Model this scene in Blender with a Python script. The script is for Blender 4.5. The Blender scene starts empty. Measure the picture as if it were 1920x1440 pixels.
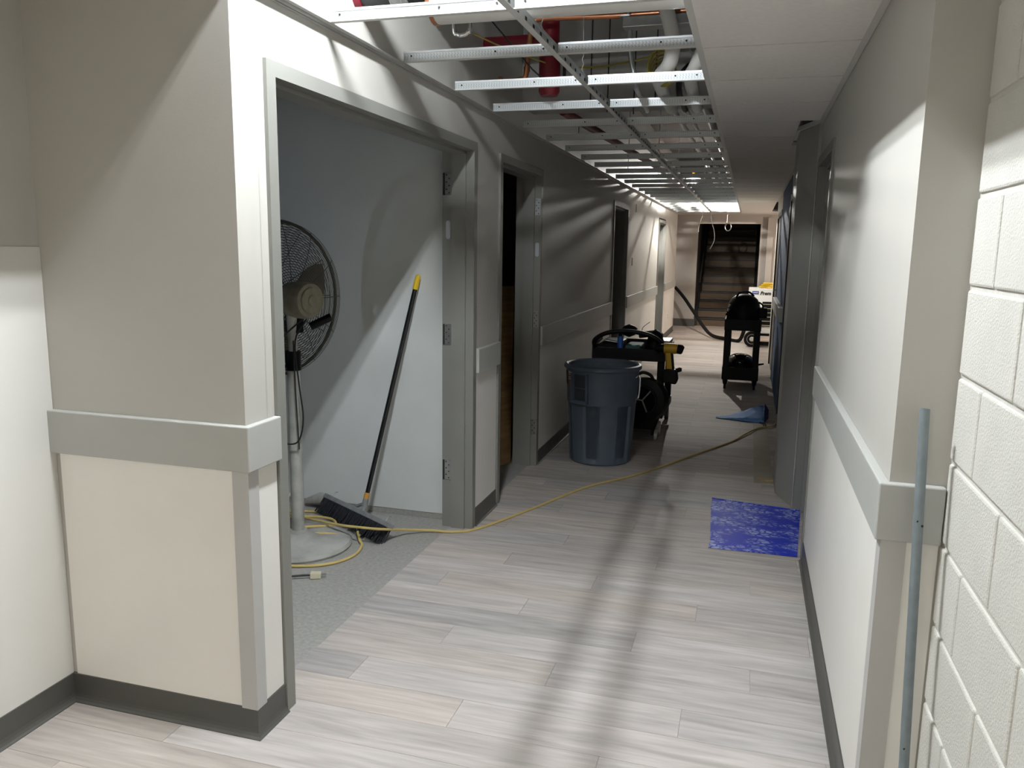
import bpy, math, random
from mathutils import Vector, Matrix
random.seed(7)
S = bpy.context.scene
COL = S.collection
PI = math.pi

# ---------------------------------------------------------------- camera
FPX, YAW, PITCH, ROLL, CAMZ = 1503.16, .283982, .166462, .0150789, 1.6
cam = bpy.data.cameras.new('camera'); cam.sensor_fit = 'HORIZONTAL'; cam.sensor_width = 36
cam.lens = FPX / 1920 * 36; cam.clip_start = .02; cam.clip_end = 200
co = bpy.data.objects.new('camera', cam); COL.objects.link(co)
_f = Vector((-math.sin(YAW)*math.cos(PITCH), math.cos(YAW)*math.cos(PITCH), -math.sin(PITCH)))
_r0 = Vector((math.cos(YAW), math.sin(YAW), 0)); _u0 = _r0.cross(_f)
_r = _r0*math.cos(ROLL) + _u0*math.sin(ROLL); _u = _u0*math.cos(ROLL) - _r0*math.sin(ROLL)
co.matrix_world = Matrix(((_r.x, _u.x, -_f.x, 0), (_r.y, _u.y, -_f.y, 0), (_r.z, _u.z, -_f.z, CAMZ), (0, 0, 0, 1)))
S.camera = co

# ---------------------------------------------------------------- world and exposure
W = bpy.data.worlds.new('world'); S.world = W; W.use_nodes = True
W.node_tree.nodes['Background'].inputs[0].default_value = (.6, .65, .7, 1)
W.node_tree.nodes['Background'].inputs[1].default_value = 0.0
S.view_settings.view_transform = 'Standard'; S.view_settings.look = 'None'
S.view_settings.exposure = 0.0; S.view_settings.gamma = 1.0; S.view_settings.use_curve_mapping = False
S.cycles.use_denoising = True
S.cycles.max_bounces = 10; S.cycles.diffuse_bounces = 6; S.cycles.sample_clamp_indirect = 6
TUBE_E = 1250.0          # fluorescent tubes above the open grid
BULB_E = 9500.0         # bare work bulb far down the corridor
WARM_W = 55.0          # warm work lamp round the far corner
TROFFER_E = 20.0       # ceiling troffer behind the camera
ROOM_W = 1.5           # small cool lamp inside the fan room

# ---------------------------------------------------------------- materials
def nodes_of(name):
    m = bpy.data.materials.new(name); m.use_nodes = True
    return m, m.node_tree.nodes, m.node_tree.links, m.node_tree.nodes['Principled BSDF']
def mat(name, col, rough=.5, metal=0., var=0., vscale=8., bump=0., bscale=60., stretch=(1, 1, 1), spec=None, randv=0., alpha=None, trans=0.):
    m, N, L, b = nodes_of(name)
    b.inputs['Base Color'].default_value = (*col, 1); b.inputs['Roughness'].default_value = rough
    b.inputs['Metallic'].default_value = metal
    if spec is not None: b.inputs['Specular IOR Level'].default_value = spec
    if trans: b.inputs['Transmission Weight'].default_value = trans
    if var or bump or randv:
        tc = N.new('ShaderNodeTexCoord'); mp = N.new('ShaderNodeMapping'); mp.inputs['Scale'].default_value = stretch
        L.new(tc.outputs['Object'], mp.inputs['Vector'])
    if var or randv:
        n = N.new('ShaderNodeTexNoise'); n.inputs['Scale'].default_value = vscale; n.inputs['Detail'].default_value = 6
        L.new(mp.outputs['Vector'], n.inputs['Vector'])
        mr = N.new('ShaderNodeMapRange'); mr.inputs['From Min'].default_value = .3; mr.inputs['From Max'].default_value = .7
        mr.inputs['To Min'].default_value = 1-var; mr.inputs['To Max'].default_value = 1+var
        L.new(n.outputs['Fac'], mr.inputs['Value']); fac = mr.outputs['Result']
        if randv:
            oi = N.new('ShaderNodeObjectInfo'); r2 = N.new('ShaderNodeMapRange')
            r2.inputs['To Min'].default_value = 1-randv; r2.inputs['To Max'].default_value = 1+randv
            L.new(oi.outputs['Random'], r2.inputs['Value'])
            mu = N.new('ShaderNodeMath'); mu.operation = 'MULTIPLY'; L.new(fac, mu.inputs[0]); L.new(r2.outputs['Result'], mu.inputs[1]); fac = mu.outputs[0]
        vm = N.new('ShaderNodeVectorMath'); vm.operation = 'SCALE'; vm.inputs[0].default_value = col
        L.new(fac, vm.inputs['Scale']); L.new(vm.outputs['Vector'], b.inputs['Base Color'])
    if bump:
        n2 = N.new('ShaderNodeTexNoise'); n2.inputs['Scale'].default_value = bscale; n2.inputs['Detail'].default_value = 4
        L.new(mp.outputs['Vector'], n2.inputs['Vector'])
        bp = N.new('ShaderNodeBump'); bp.inputs['Strength'].default_value = bump; bp.inputs['Distance'].default_value = .004
        L.new(n2.outputs['Fac'], bp.inputs['Height']); L.new(bp.outputs['Normal'], b.inputs['Normal'])
    return m
def emit(name, col, e):
    m, N, L, b = nodes_of(name)
    b.inputs['Base Color'].default_value = (.9, .9, .9, 1)
    b.inputs['Emission Color'].default_value = (*col, 1); b.inputs['Emission Strength'].default_value = e
    return m
def plank_material():
    m, N, L, b = nodes_of('vinyl_plank')
    tc = N.new('ShaderNodeTexCoord'); oi = N.new('ShaderNodeObjectInfo')
    sc = N.new('ShaderNodeMath'); sc.operation = 'MULTIPLY'; sc.inputs[1].default_value = 37
    L.new(oi.outputs['Random'], sc.inputs[0])
    ad = N.new('ShaderNodeVectorMath'); ad.operation = 'ADD'; L.new(tc.outputs['Object'], ad.inputs[0]); L.new(sc.outputs[0], ad.inputs[1])
    def nz(scale, strx, detail=5, dist=0.):
        mp = N.new('ShaderNodeMapping'); mp.inputs['Scale'].default_value = strx; L.new(ad.outputs['Vector'], mp.inputs['Vector'])
        n = N.new('ShaderNodeTexNoise'); n.inputs['Scale'].default_value = scale; n.inputs['Detail'].default_value = detail
        n.inputs['Distortion'].default_value = dist
        L.new(mp.outputs['Vector'], n.inputs['Vector']); return n.outputs['Fac']
    n1 = nz(2.2, (1, 9, 1), 6, .6); n2 = nz(3.5, (1, 15, 1), 6, .5)
    mx = N.new('ShaderNodeMix'); mx.data_type = 'FLOAT'; mx.inputs[0].default_value = .4; L.new(n1, mx.inputs[2]); L.new(n2, mx.inputs[3])
    cr = N.new('ShaderNodeValToRGB'); e = cr.color_ramp.elements
    e[0].position = .32; e[0].color = (.365, .326, .294, 1); e[1].position = .68; e[1].color = (.59, .53, .482, 1)
    k = cr.color_ramp.elements.new(.5); k.color = (.475, .425, .385, 1)
    L.new(mx.outputs[0], cr.inputs[0])
    rv = N.new('ShaderNodeMapRange'); rv.inputs['To Min'].default_value = .88; rv.inputs['To Max'].default_value = 1.1
    L.new(oi.outputs['Random'], rv.inputs['Value'])
    vm = N.new('ShaderNodeVectorMath'); vm.operation = 'SCALE'; fr = N.new('ShaderNodeMath'); fr.operation = 'FRACT'; L.new(sc.outputs[0], fr.inputs[0])
    tn = N.new('ShaderNodeMix'); tn.data_type = 'RGBA'; tn.blend_type = 'MULTIPLY'; L.new(fr.outputs[0], tn.inputs[0]); L.new(cr.outputs['Color'], tn.inputs[6]); tn.inputs[7].default_value = (.90, .95, 1.02, 1)
    L.new(tn.outputs[2], vm.inputs[0])
    L.new(rv.outputs['Result'], vm.inputs['Scale'])
    L.new(vm.outputs['Vector'], b.inputs['Base Color'])
    b.inputs['Roughness'].default_value = .68; b.inputs['Specular IOR Level'].default_value = .12
    bp = N.new('ShaderNodeBump'); bp.inputs['Strength'].default_value = .12; bp.inputs['Distance'].default_value = .002
    L.new(n2, bp.inputs['Height']); L.new(bp.outputs['Normal'], b.inputs['Normal'])
    return m
def far_plank_material():
    m = PLANK.copy(); m.name = 'vinyl_plank_field'
    N, L = m.node_tree.nodes, m.node_tree.links; b = N['Principled BSDF']
    tc = N.new('ShaderNodeTexCoord'); br = N.new('ShaderNodeTexBrick')
    br.offset = .37; br.inputs['Scale'].default_value = 1; br.inputs['Brick Width'].default_value = 1.22; br.inputs['Row Height'].default_value = .178
    br.inputs['Mortar Size'].default_value = .0012; br.inputs['Color1'].default_value = (.9, .9, .9, 1); br.inputs['Color2'].default_value = (1.08, 1.08, 1.08, 1); br.inputs['Mortar'].default_value = (.5, .5, .5, 1)
    L.new(tc.outputs['Object'], br.inputs['Vector'])
    src = b.inputs['Base Color'].links[0].from_socket
    vm = N.new('ShaderNodeVectorMath'); vm.operation = 'MULTIPLY'; L.new(src, vm.inputs[0]); L.new(br.outputs['Color'], vm.inputs[1]); L.new(vm.outputs['Vector'], b.inputs['Base Color'])
    return m
def tee_material():
    # galvanised web with two rows of stamped dimples
    m, N, L, b = nodes_of('stamped_tee_steel')
    b.inputs['Metallic'].default_value = .55; b.inputs['Roughness'].default_value = .38
    tc = N.new('ShaderNodeTexCoord'); sp = N.new('ShaderNodeSeparateXYZ'); L.new(tc.outputs['Object'], sp.inputs[0])
    def M(op, a, c=None):
        n = N.new('ShaderNodeMath'); n.operation = op
        for i, v in enumerate((a, c)):
            if v is None: continue
            if isinstance(v, (int, float)): n.inputs[i].default_value = v
            else: L.new(v, n.inputs[i])
        return n.outputs[0]
    xa = M('ADD', sp.outputs['X'], sp.outputs['Y'])
    row = M('SINE', M('MULTIPLY', sp.outputs['Z'], 2*PI/.011))
    dots = M('MULTIPLY', M('SINE', M('ADD', M('MULTIPLY', xa, 2*PI/.013), M('MULTIPLY', row, 1.2))), row)
    inb = M('MULTIPLY', M('GREATER_THAN', sp.outputs['Z'], .009), M('LESS_THAN', sp.outputs['Z'], .031))
    d = M('MULTIPLY', M('GREATER_THAN', dots, .45), inb)
    mx = N.new('ShaderNodeMix'); mx.data_type = 'RGBA'; L.new(d, mx.inputs[0])
    mx.inputs[6].default_value = (.64, .67, .69, 1); mx.inputs[7].default_value = (.36, .39, .41, 1)
    L.new(mx.outputs[2], b.inputs['Base Color'])
    bp = N.new('ShaderNodeBump'); bp.inputs['Strength'].default_value = .5; bp.inputs['Distance'].default_value = .001
    L.new(d, bp.inputs['Height']); L.new(bp.outputs['Normal'], b.inputs['Normal'])
    return m
def mat_material():
    # tacky mat: deep blue film with pale dusty shoe marks
    m, N, L, b = nodes_of('tacky_mat_film')
    tc = N.new('ShaderNodeTexCoord')
    def noise(scale, strx=(1, 1, 1), dist=0., detail=4):
        mp = N.new('ShaderNodeMapping'); mp.inputs['Scale'].default_value = strx; L.new(tc.outputs['Object'], mp.inputs['Vector'])
        n = N.new('ShaderNodeTexNoise'); n.inputs['Scale'].default_value = scale; n.inputs['Distortion'].default_value = dist; n.inputs['Detail'].default_value = detail
        L.new(mp.outputs['Vector'], n.inputs['Vector']); return n.outputs['Fac']
    big = noise(5.5, (1, 1.6, 1), .4, 2)
    wv = N.new('ShaderNodeTexVoronoi'); wv.feature = 'DISTANCE_TO_EDGE'; wv.inputs['Scale'].default_value = 20
    mp = N.new('ShaderNodeMapping'); mp.inputs['Scale'].default_value = (1, 1.5, 1); L.new(tc.outputs['Object'], mp.inputs['Vector']); L.new(mp.outputs['Vector'], wv.inputs['Vector'])
    fine = noise(28, (1, 1.4, 1), 1.5, 3)
    def rng(v, a, c):
        r = N.new('ShaderNodeMapRange'); r.inputs['From Min'].default_value = a; r.inputs['From Max'].default_value = c; L.new(v, r.inputs['Value']); return r.outputs['Result']
    def mul(a, c):
        n = N.new('ShaderNodeMath'); n.operation = 'MULTIPLY'; L.new(a, n.inputs[0]); L.new(c, n.inputs[1]); return n.outputs[0]
    f = mul(mul(rng(big, .41, .56), rng(wv.outputs['Distance'], .03, .16)), rng(fine, .38, .52))
    mx = N.new('ShaderNodeMix'); mx.data_type = 'RGBA'; L.new(f, mx.inputs[0])
    mx.inputs[6].default_value = (.004, .026, .46, 1); mx.inputs[7].default_value = (.36, .44, .74, 1)
    L.new(mx.outputs[2], b.inputs['Base Color']); b.inputs['Roughness'].default_value = .6; b.inputs['Specular IOR Level'].default_value = .25
    return m

PAINT = mat('wall_paint', (.495, .482, .447), .55, var=.015, vscale=3, bump=.06, bscale=220)
PANEL = mat('wall_protection_sheet', (.85, .835, .79), .45, var=.015, vscale=5, bump=.05, bscale=300)
ALCP = mat('alcove_lower_tone', (.66, .65, .615), .5, var=.015, vscale=5)
RAIL = mat('bumper_rail_vinyl', (.43, .435, .415), .45, var=.02, vscale=6, bump=.04, bscale=260)
GUARD = mat('corner_guard_vinyl', (.50, .495, .48), .4, var=.02, vscale=6)
BASE = mat('rubber_base', (.082, .08, .073), .45, var=.05, vscale=5)
FRAME = mat('door_frame_paint', (.225, .225, .207), .42, var=.03, vscale=5, bump=.03, bscale=180)
BLOCK = mat('painted_block', (.60, .592, .55), .6, var=.03, vscale=10, bump=.8, bscale=170)
MORTAR = mat('painted_mortar', (.58, .57, .53), .65, var=.04, vscale=12, bump=.5, bscale=120)
CONC = mat('bare_concrete', (.34, .332, .312), .85, var=.12, vscale=55, bump=.5, bscale=110)
ROOMP = mat('room_paint', (.66, .685, .68), .6, var=.03, vscale=4, bump=.05, bscale=120)
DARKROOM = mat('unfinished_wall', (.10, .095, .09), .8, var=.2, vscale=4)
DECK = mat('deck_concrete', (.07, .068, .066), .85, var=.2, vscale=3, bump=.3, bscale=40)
BEAMC = mat('whitewashed_concrete', (.42, .415, .40), .8, var=.15, vscale=4, bump=.3, bscale=50)
PLANK = plank_material(); PLANKF = far_plank_material()
TILE = mat('ceiling_tile_board', (.80, .775, .745), .85, var=.03, vscale=40, bump=.35, bscale=260)
TEEW = mat('tee_white_cap', (.60, .60, .58), .45, var=.02, vscale=10)
TEES = tee_material()
ANGLE = mat('wall_angle_steel', (.50, .50, .48), .45, metal=.2, var=.02)
STEEL = mat('galvanised_steel', (.55, .56, .57), .35, metal=.9, var=.1, vscale=20)
CHROME = mat('bright_steel', (.75, .76, .78), .2, metal=1.)
COPPER = mat('copper', (.55, .23, .12), .35, metal=.85, var=.15, vscale=14)
IRON = mat('cast_iron', (.02, .02, .022), .45, var=.4, vscale=18, bump=.3, bscale=50)
PVC = mat('white_pipe_jacket', (.66, .65, .62), .5, var=.05, vscale=9)
REDP = mat('red_pipe_paint', (.17, .006, .016), .45, var=.1)
GREENP = mat('green_pipe_paint', (.02, .13, .06), .45, var=.1)
YELC = mat('yellow_data_cable', (.36, .30, .05), .5)
BLKC = mat('black_cable', (.012, .012, .013), .5)
WIRE = mat('hanger_wire', (.6, .6, .58), .4, metal=.6)
BLACKP = mat('black_plastic', (.0045, .0045, .005), .5, var=.2, vscale=10, spec=.2)
BLACKG = mat('gloss_black_plastic', (.01, .01, .011), .14)
BLACKR = mat('black_rubber', (.007, .007, .007), .75, spec=.2)
GREYP = mat('grey_bin_plastic', (.09, .118, .158), .5, var=.1, vscale=7, bump=.1, bscale=120)
GREYPIN = mat('grey_bin_inside', (.12, .15, .185), .6, var=.2, vscale=15, bump=.2, bscale=120)
BINSHADE = mat('bin_recess_shade', (.04, .05, .065), .6)
YELH = mat('yellow_plastic', (.78, .52, .015), .45)
TOOLY = mat('tool_yellow_plastic', (.55, .32, .015), .5)
CORDY = mat('cream_yellow_cord', (.60, .46, .17), .5, var=.06, vscale=30)
WOODO = mat('orange_wood_ferrule', (.62, .33, .07), .5, var=.1, vscale=30)
BROOMG = mat('broom_block_grey', (.24, .25, .26), .6, var=.2, vscale=15)
BRIST = mat('bristle_black', (.012, .013, .018), .7)
FANM = mat('dusty_fan_metal', (.095, .088, .072), .5, metal=.4, var=.15, vscale=20)
FANP = mat('fan_post_grey', (.40, .40, .37), .5, metal=.2, var=.25, vscale=10)
FANB = mat('fan_base_grey', (.33, .33, .31), .7, var=.3, vscale=6, bump=.2, bscale=40)
MOTOR = mat('fan_motor_tan', (.24, .22, .165), .5, var=.15, vscale=30)
BLADE = mat('fan_blade_dusty', (.15, .135, .11), .5, metal=.3, var=.1)
TAG = mat('pale_sticker', (.62, .58, .42), .6)
TAGR = mat('red_sticker', (.42, .12, .08), .6)
TAGK = mat('dark_sticker', (.03, .03, .03), .6)
PLY = mat('plywood', (.30, .19, .085), .6, var=.25, vscale=5, stretch=(1, 1, 8))
PLYE = mat('plywood_edge', (.42, .28, .14), .6, var=.2, vscale=30)
CARD = mat('cardboard', (.36, .33, .26), .75, var=.06)
BLUEB = mat('blue_plastic_bag', (.15, .30, .62), .7, var=.12, vscale=9, spec=.15)
BLUED = mat('dark_blue_plastic_bag', (.03, .05, .25), .4)
BLUET = mat('blue_tube', (.02, .10, .36), .4)
TEAL = mat('teal_cloth', (.03, .10, .11), .7)
BLUEW = mat('slate_blue_paint', (.06, .105, .20), .7, var=.05, spec=.12)
DKBLUE = mat('dark_blue_frame', (.008, .012, .02), .4)
DARKD = mat('dark_door_leaf', (.022, .02, .018), .4)
PIERP = mat('pier_paint', (.34, .335, .315), .5, var=.03, vscale=4)
PLATE = mat('brushed_plate', (.55, .58, .62), .3, metal=.3)
GLASS = mat('dark_glass', (.01, .011, .012), .06)
WHITEH = mat('white_powder_coat', (.78, .78, .76), .4, var=.02)
LOGO = mat('navy_logo', (.015, .03, .22), .4)
INK = mat('black_ink', (.012, .012, .012), .5)
WHITEI = mat('white_ink', (.8, .8, .8), .5)
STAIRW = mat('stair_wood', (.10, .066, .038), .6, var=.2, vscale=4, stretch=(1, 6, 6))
STAIRD = mat('stair_side_nosing_shade', (.02, .02, .021), .6)
CREAMW = mat('far_wall_cream', (.42, .395, .365), .6, var=.02)
MATBLUE = mat_material()
FOIL = mat('foil_scrap', (.8, .8, .8), .25, metal=.9)
PIPEG = mat('grey_conduit_paint', (.19, .225, .245), .45, metal=.2, var=.12, vscale=30)
HOLE = mat('drilled_hole', (.01, .01, .01), .8)
TUBE = emit('fluorescent_tube', (.93, .975, 1.), TUBE_E)
LENS = emit('troffer_lens', (1., .93, .82), TROFFER_E)
BULB = emit('work_bulb', (1., .97, .90), BULB_E)

# ---------------------------------------------------------------- mesh helpers
class MB:
    def __init__(s): s.v = []; s.f = []
    def add(s, vs, fs):
        o = len(s.v); s.v += [Vector(p) for p in vs]; s.f += [tuple(i+o for i in q) for q in fs]; return s
    def box(s, x0, x1, y0, y1, z0, z1):
        return s.add([(x0,y0,z0),(x1,y0,z0),(x1,y1,z0),(x0,y1,z0),(x0,y0,z1),(x1,y0,z1),(x1,y1,z1),(x0,y1,z1)],
                     [(0,3,2,1),(4,5,6,7),(0,1,5,4),(1,2,6,5),(2,3,7,6),(3,0,4,7)])
    def obox(s, c, ax, ay, az, hx, hy, hz):
        c = Vector(c); ax, ay, az = (Vector(a).normalized() for a in (ax, ay, az)); P = []
        for k in (-1, 1):
            for i, j in ((-1,-1),(1,-1),(1,1),(-1,1)): P.append(c+ax*hx*i+ay*hy*j+az*hz*k)
        return s.add(P, [(0,3,2,1),(4,5,6,7),(0,1,5,4),(1,2,6,5),(2,3,7,6),(3,0,4,7)])
    def prism(s, poly, axis, a, b):
        # poly: 2-D points; axis 'x': (y,z), 'y': (x,z), 'z': (x,y)
        def P(p, t): return {'x': (t, p[0], p[1]), 'y': (p[0], t, p[1]), 'z': (p[0], p[1], t)}[axis]
        n = len(poly); vs = [P(p, a) for p in poly]+[P(p, b) for p in poly]
        fs = [tuple(range(n)), tuple(range(2*n-1, n-1, -1))]+[(i, (i+1) % n+0, (i+1) % n+n, i+n) for i in range(n)]
        return s.add(vs, fs)
    def rings(s, rs, closed=False, cap=True):
        n = len(rs[0]); o = len(s.v)
        for r in rs: s.v += [Vector(p) for p in r]
        m = len(rs)
        for k in range(m if closed else m-1):
            a = o+k*n; b = o+((k+1) % m)*n
            for i in range(n): s.f.append((a+i, a+(i+1) % n, b+(i+1) % n, b+i))
        if cap and not closed:
            s.f.append(tuple(o+i for i in range(n-1, -1, -1))); s.f.append(tuple(o+(m-1)*n+i for i in range(n)))
        return s
    def tube(s, path, r, seg=8, closed=False, cap=True):
        path = [Vector(p) for p in path]; n = len(path); R = r if isinstance(r, (list, tuple)) else [r]*n
        rs = []; prev = None
        for i, p in enumerate(path):
            if closed: t = path[(i+1) % n]-path[i-1]
            else: t = path[min(i+1, n-1)]-path[max(i-1, 0)]
            t.normalize()
            if prev is None:
                a = Vector((0, 0, 1)) if abs(t.z) < .9 else Vector((1, 0, 0)); u = t.cross(a).normalized()
            else:
                u = prev-t*prev.dot(t)
                u = u.normalized() if u.length > 1e-6 else t.orthogonal().normalized()
            prev = u; w = t.cross(u)
            rs.append([p+(u*math.cos(2*PI*k/seg)+w*math.sin(2*PI*k/seg))*R[i] for k in range(seg)])
        return s.rings(rs, closed, cap)
    def cyl(s, a, b, r0, r1=None, seg=16): return s.tube([a, b], [r0, r0 if r1 is None else r1], seg)
    def lathe(s, prof, c, axis=(0, 0, 1), seg=32, cap=True):
        c = Vector(c); w = Vector(axis).normalized(); u = w.orthogonal().normalized()
        if abs(w.z) > .99: u = Vector((1, 0, 0))
        v = w.cross(u)
        return s.rings([[c+w*z+(u*math.cos(2*PI*k/seg)+v*math.sin(2*PI*k/seg))*max(r, 1e-4) for k in range(seg)] for r, z in prof], cap=cap)
    def torus(s, c, axis, R, r, seg=40, rs=5):
        c = Vector(c); w = Vector(axis).normalized(); u = w.orthogonal().normalized(); v = w.cross(u)
        return s.tube([c+(u*math.cos(2*PI*k/seg)+v*math.sin(2*PI*k/seg))*R for k in range(seg)], r, rs, closed=True)
    def ell(s, c, rx, ry, rz, seg=20, rg=10, z0=-1.):
        c = Vector(c); rr = []
        for j in range(rg+1):
            t = z0+(1-z0)*j/rg
            t = max(-1, min(1, math.sin(PI/2*t) if z0 == -1. else t)); q = math.sqrt(max(0, 1-t*t))+1e-4
            rr.append([c+Vector((math.cos(2*PI*k/seg)*rx*q, math.sin(2*PI*k/seg)*ry*q, t*rz)) for k in range(seg)])
        return s.rings(rr)
    def build(s, name, m, parent=None, smooth=False, bevel=0., kind=None, label=None, cat=None, group=None, keep=False):
        if parent is not None: org = world_loc(parent)
        elif keep: org = Vector((0, 0, 0))
        else:
            xs, ys, zs = zip(*s.v); org = Vector(((min(xs)+max(xs))/2, (min(ys)+max(ys))/2, min(zs)))
        me = bpy.data.meshes.new(name); me.from_pydata([p-org for p in s.v], [], s.f); me.update()
        import bmesh
        bm = bmesh.new(); bm.from_mesh(me); bmesh.ops.recalc_face_normals(bm, faces=bm.faces); bm.to_mesh(me); bm.free()
        if smooth:
            me.polygons.foreach_set('use_smooth', [True]*len(me.polygons))
        o = bpy.data.objects.new(name, me); COL.objects.link(o); me.materials.append(m)
        if parent is not None: o.parent = parent
        else: o.location = org
        if smooth: 
            md = o.modifiers.new('edges', 'EDGE_SPLIT'); md.split_angle = math.radians(40)
        if bevel:
            md = o.modifiers.new('bevel', 'BEVEL'); md.width = bevel; md.segments = 2; md.limit_method = 'ANGLE'
        tag(o, label, cat, group, kind); return o
def world_loc(o):
    p = Vector((0, 0, 0))
    while o is not None: p += o.location; o = o.parent
    return p
def tag(o, label=None, cat=None, group=None, kind=None):
    if label: o['label'] = label
    if cat: o['category'] = cat
    if group: o['group'] = group
    if kind: o['kind'] = kind
    return o
def thing(name, loc, label=None, cat=None, group=None, kind=None):
    o = bpy.data.objects.new(name, None); COL.objects.link(o); o.location = loc; o.empty_display_size = .1
    return tag(o, label, cat, group, kind)
def smoothpath(pts, n=6, closed=False):
    P = [Vector(p) for p in pts]; out = []; m = len(P)
    for i in range(m if closed else m-1):
        p0, p1, p2, p3 = (P[(i-1) % m], P[i], P[(i+1) % m], P[(i+2) % m]) if closed else (P[max(i-1, 0)], P[i], P[i+1], P[min(i+2, m-1)])
        for k in range(n):
            t = k/n
            out.append(.5*((2*p1)+(p2-p0)*t+(2*p0-5*p1+4*p2-p3)*t*t+(3*p1-p0-3*p2+p3)*t*t*t))
    if not closed: out.append(P[-1])
    return out
def grid_wall(name, axis, t0, t1, us, zs, holes, m, label=None):
    """a wall slab cut in cells; axis 'x' = slab thin in x and running in y. holes: (u0,u1,z0,z1)"""
    us = sorted(set(us)|{h[0] for h in holes}|{h[1] for h in holes}); zs = sorted(set(zs)|{h[2] for h in holes}|{h[3] for h in holes})
    def solid(i, j):
        if i < 0 or j < 0 or i >= len(us)-1 or j >= len(zs)-1: return False
        u, z = (us[i]+us[i+1])/2, (zs[j]+zs[j+1])/2
        return not any(h[0] < u < h[1] and h[2] < z < h[3] for h in holes)
    V = {}; b = MB()
    def vid(i, j, k):
        if (i, j, k) not in V:
            t = (t0, t1)[k]; V[(i, j, k)] = len(b.v)
            b.v.append(Vector((t, us[i], zs[j]) if axis == 'x' else (us[i], t, zs[j])))
        return V[(i, j, k)]
    for i in range(len(us)-1):
        for j in range(len(zs)-1):
            if not solid(i, j): continue
            for k in (0, 1): b.f.append((vid(i, j, k), vid(i+1, j, k), vid(i+1, j+1, k), vid(i, j+1, k)))
            if not solid(i-1, j): b.f.append((vid(i, j, 0), vid(i, j, 1), vid(i, j+1, 1), vid(i, j+1, 0)))
            if not solid(i+1, j): b.f.append((vid(i+1, j, 0), vid(i+1, j, 1), vid(i+1, j+1, 1), vid(i+1, j+1, 0)))
            if not solid(i, j-1): b.f.append((vid(i, j, 0), vid(i, j, 1), vid(i+1, j, 1), vid(i+1, j, 0)))
            if not solid(i, j+1): b.f.append((vid(i, j+1, 0), vid(i, j+1, 1), vid(i+1, j+1, 1), vid(i+1, j+1, 0)))
    return b.build(name, m, kind='structure', label=label)
def copy_tree(o, parent=None):
    c = o.copy(); COL.objects.link(c); c.parent = parent
    for ch in list(o.children): copy_tree(ch, c)
    return c

# ---------------------------------------------------------------- setting: levels
ZC, DECKZ = 2.36, 3.35                      # suspended grid level, concrete deck level
XL, XF = -1.465, -1.452                     # corridor wall on the left, face of its door frames
XR = .36                                    # corridor wall on the right
YE = 2.09                                   # where both corridor walls begin
XA, XB = -2.21, .485                        # alcove wall and block wall beside the camera
FAR = 6.93                                  # planks are laid one by one up to here
K0 = 2.63; DK = .612                        # cross tee spacing

# floor
fl = MB().box(-2.3, 4.2, -3.1, 23, -.12, -.004).build('floor', CONC, kind='structure', label='grey wood-look vinyl plank floor of the corridor', keep=True)
ROWH = .178; y = -.52; row = 0
def plank_row(y0, y1, xa, xb):
    global row
    off = [0., .43, .81, .22, .62][row % 5]*1.22
    x = xa-off
    while x < xb-.001:
        a, b = max(x, xa), min(x+1.22, xb)
        if b-a > .03:
            MB().box(a+.0006, b-.0006, y0+.0006, y1-.0006, -.004, 0).build('plank', PLANK, fl)
        x += 1.22
    row += 1
while y < FAR-.01:
    y1 = y+ROWH
    xa = XA if y < YE-.1 else XL-.125 if y < 4.15 else XL-.05
    xb = XB if y < YE-.1 else XR+.06
    plank_row(y, y1, xa, xb); y = y1
FAR = y
MB().box(-3.6, 3.6, FAR, 19, -.004, 0).build('plank_field', PLANKF, fl, kind='stuff')
MB().box(XA, XB, -3, -.52, -.004, 0).build('plank_field', PLANKF, fl, kind='stuff')
MB().box(-3.4, XL-.125, 2.21, 4.3, -.02, -.0012).build('floor', CONC, kind='structure', label='bare concrete floor inside the fan room')
MB().box(-3.0, XL-.05, 4.42, FAR, -.02, -.001).build('floor', CONC, kind='structure', label='bare concrete floor inside the dark room')
MB().box(XR+.06, 1.6, YE, FAR, -.02, -.001).build('floor', CONC, kind='structure', label='floor beyond the doorway in the right wall')

# walls
D1, D2, D3, D4 = (2.25, 4.247), (4.675, 5.70), (8.86, 9.95), (13.37, 14.50)
OH = 2.165; TH = .165
grid_wall('wall_left', 'x', XL-TH+.01, XL, [YE+.119, 16.75], [0, DECKZ], [(a+.02, b-.02, -1, OH-.02) for a, b in (D1, D2, D3, D4)], PAINT)
grid_wall('wall_left_return', 'y', YE, YE+.12, [XA-.1, XL], [0, DECKZ], [], PAINT)
grid_wall('wall_left_alcove', 'x', XA-.1, XA, [-3, YE], [0, DECKZ], [], PAINT)
D5 = (4.294, 5.225)
grid_wall('wall_right', 'x', XR, XR+.125, [YE+.1, 5.23], [0, DECKZ], [(D5[0]+.02, D5[1]-.02, -1, 2.135)], PAINT)
grid_wall('wall_behind_camera', 'y', -3.1, -3, [XA-.1, XB+.1], [0, DECKZ], [], PAINT)
# splayed pier after the doorway, then the wall further on
MB().prism([(XR, 5.231), (.343, 5.24), (.25, 5.52), (.25, 5.95), (XR+.125, 5.95), (XR+.125, 5.231)], 'z', 0, ZC-.004).build('wall_right_pier', PIERP, kind='structure')
grid_wall('wall_right_far', 'x', .345, .47, [5.951, 12.95], [0, DECKZ], [(7.2, 8.42, -1, 2.16), (10.75, 12.3, -1, 2.13)], PAINT)
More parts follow.
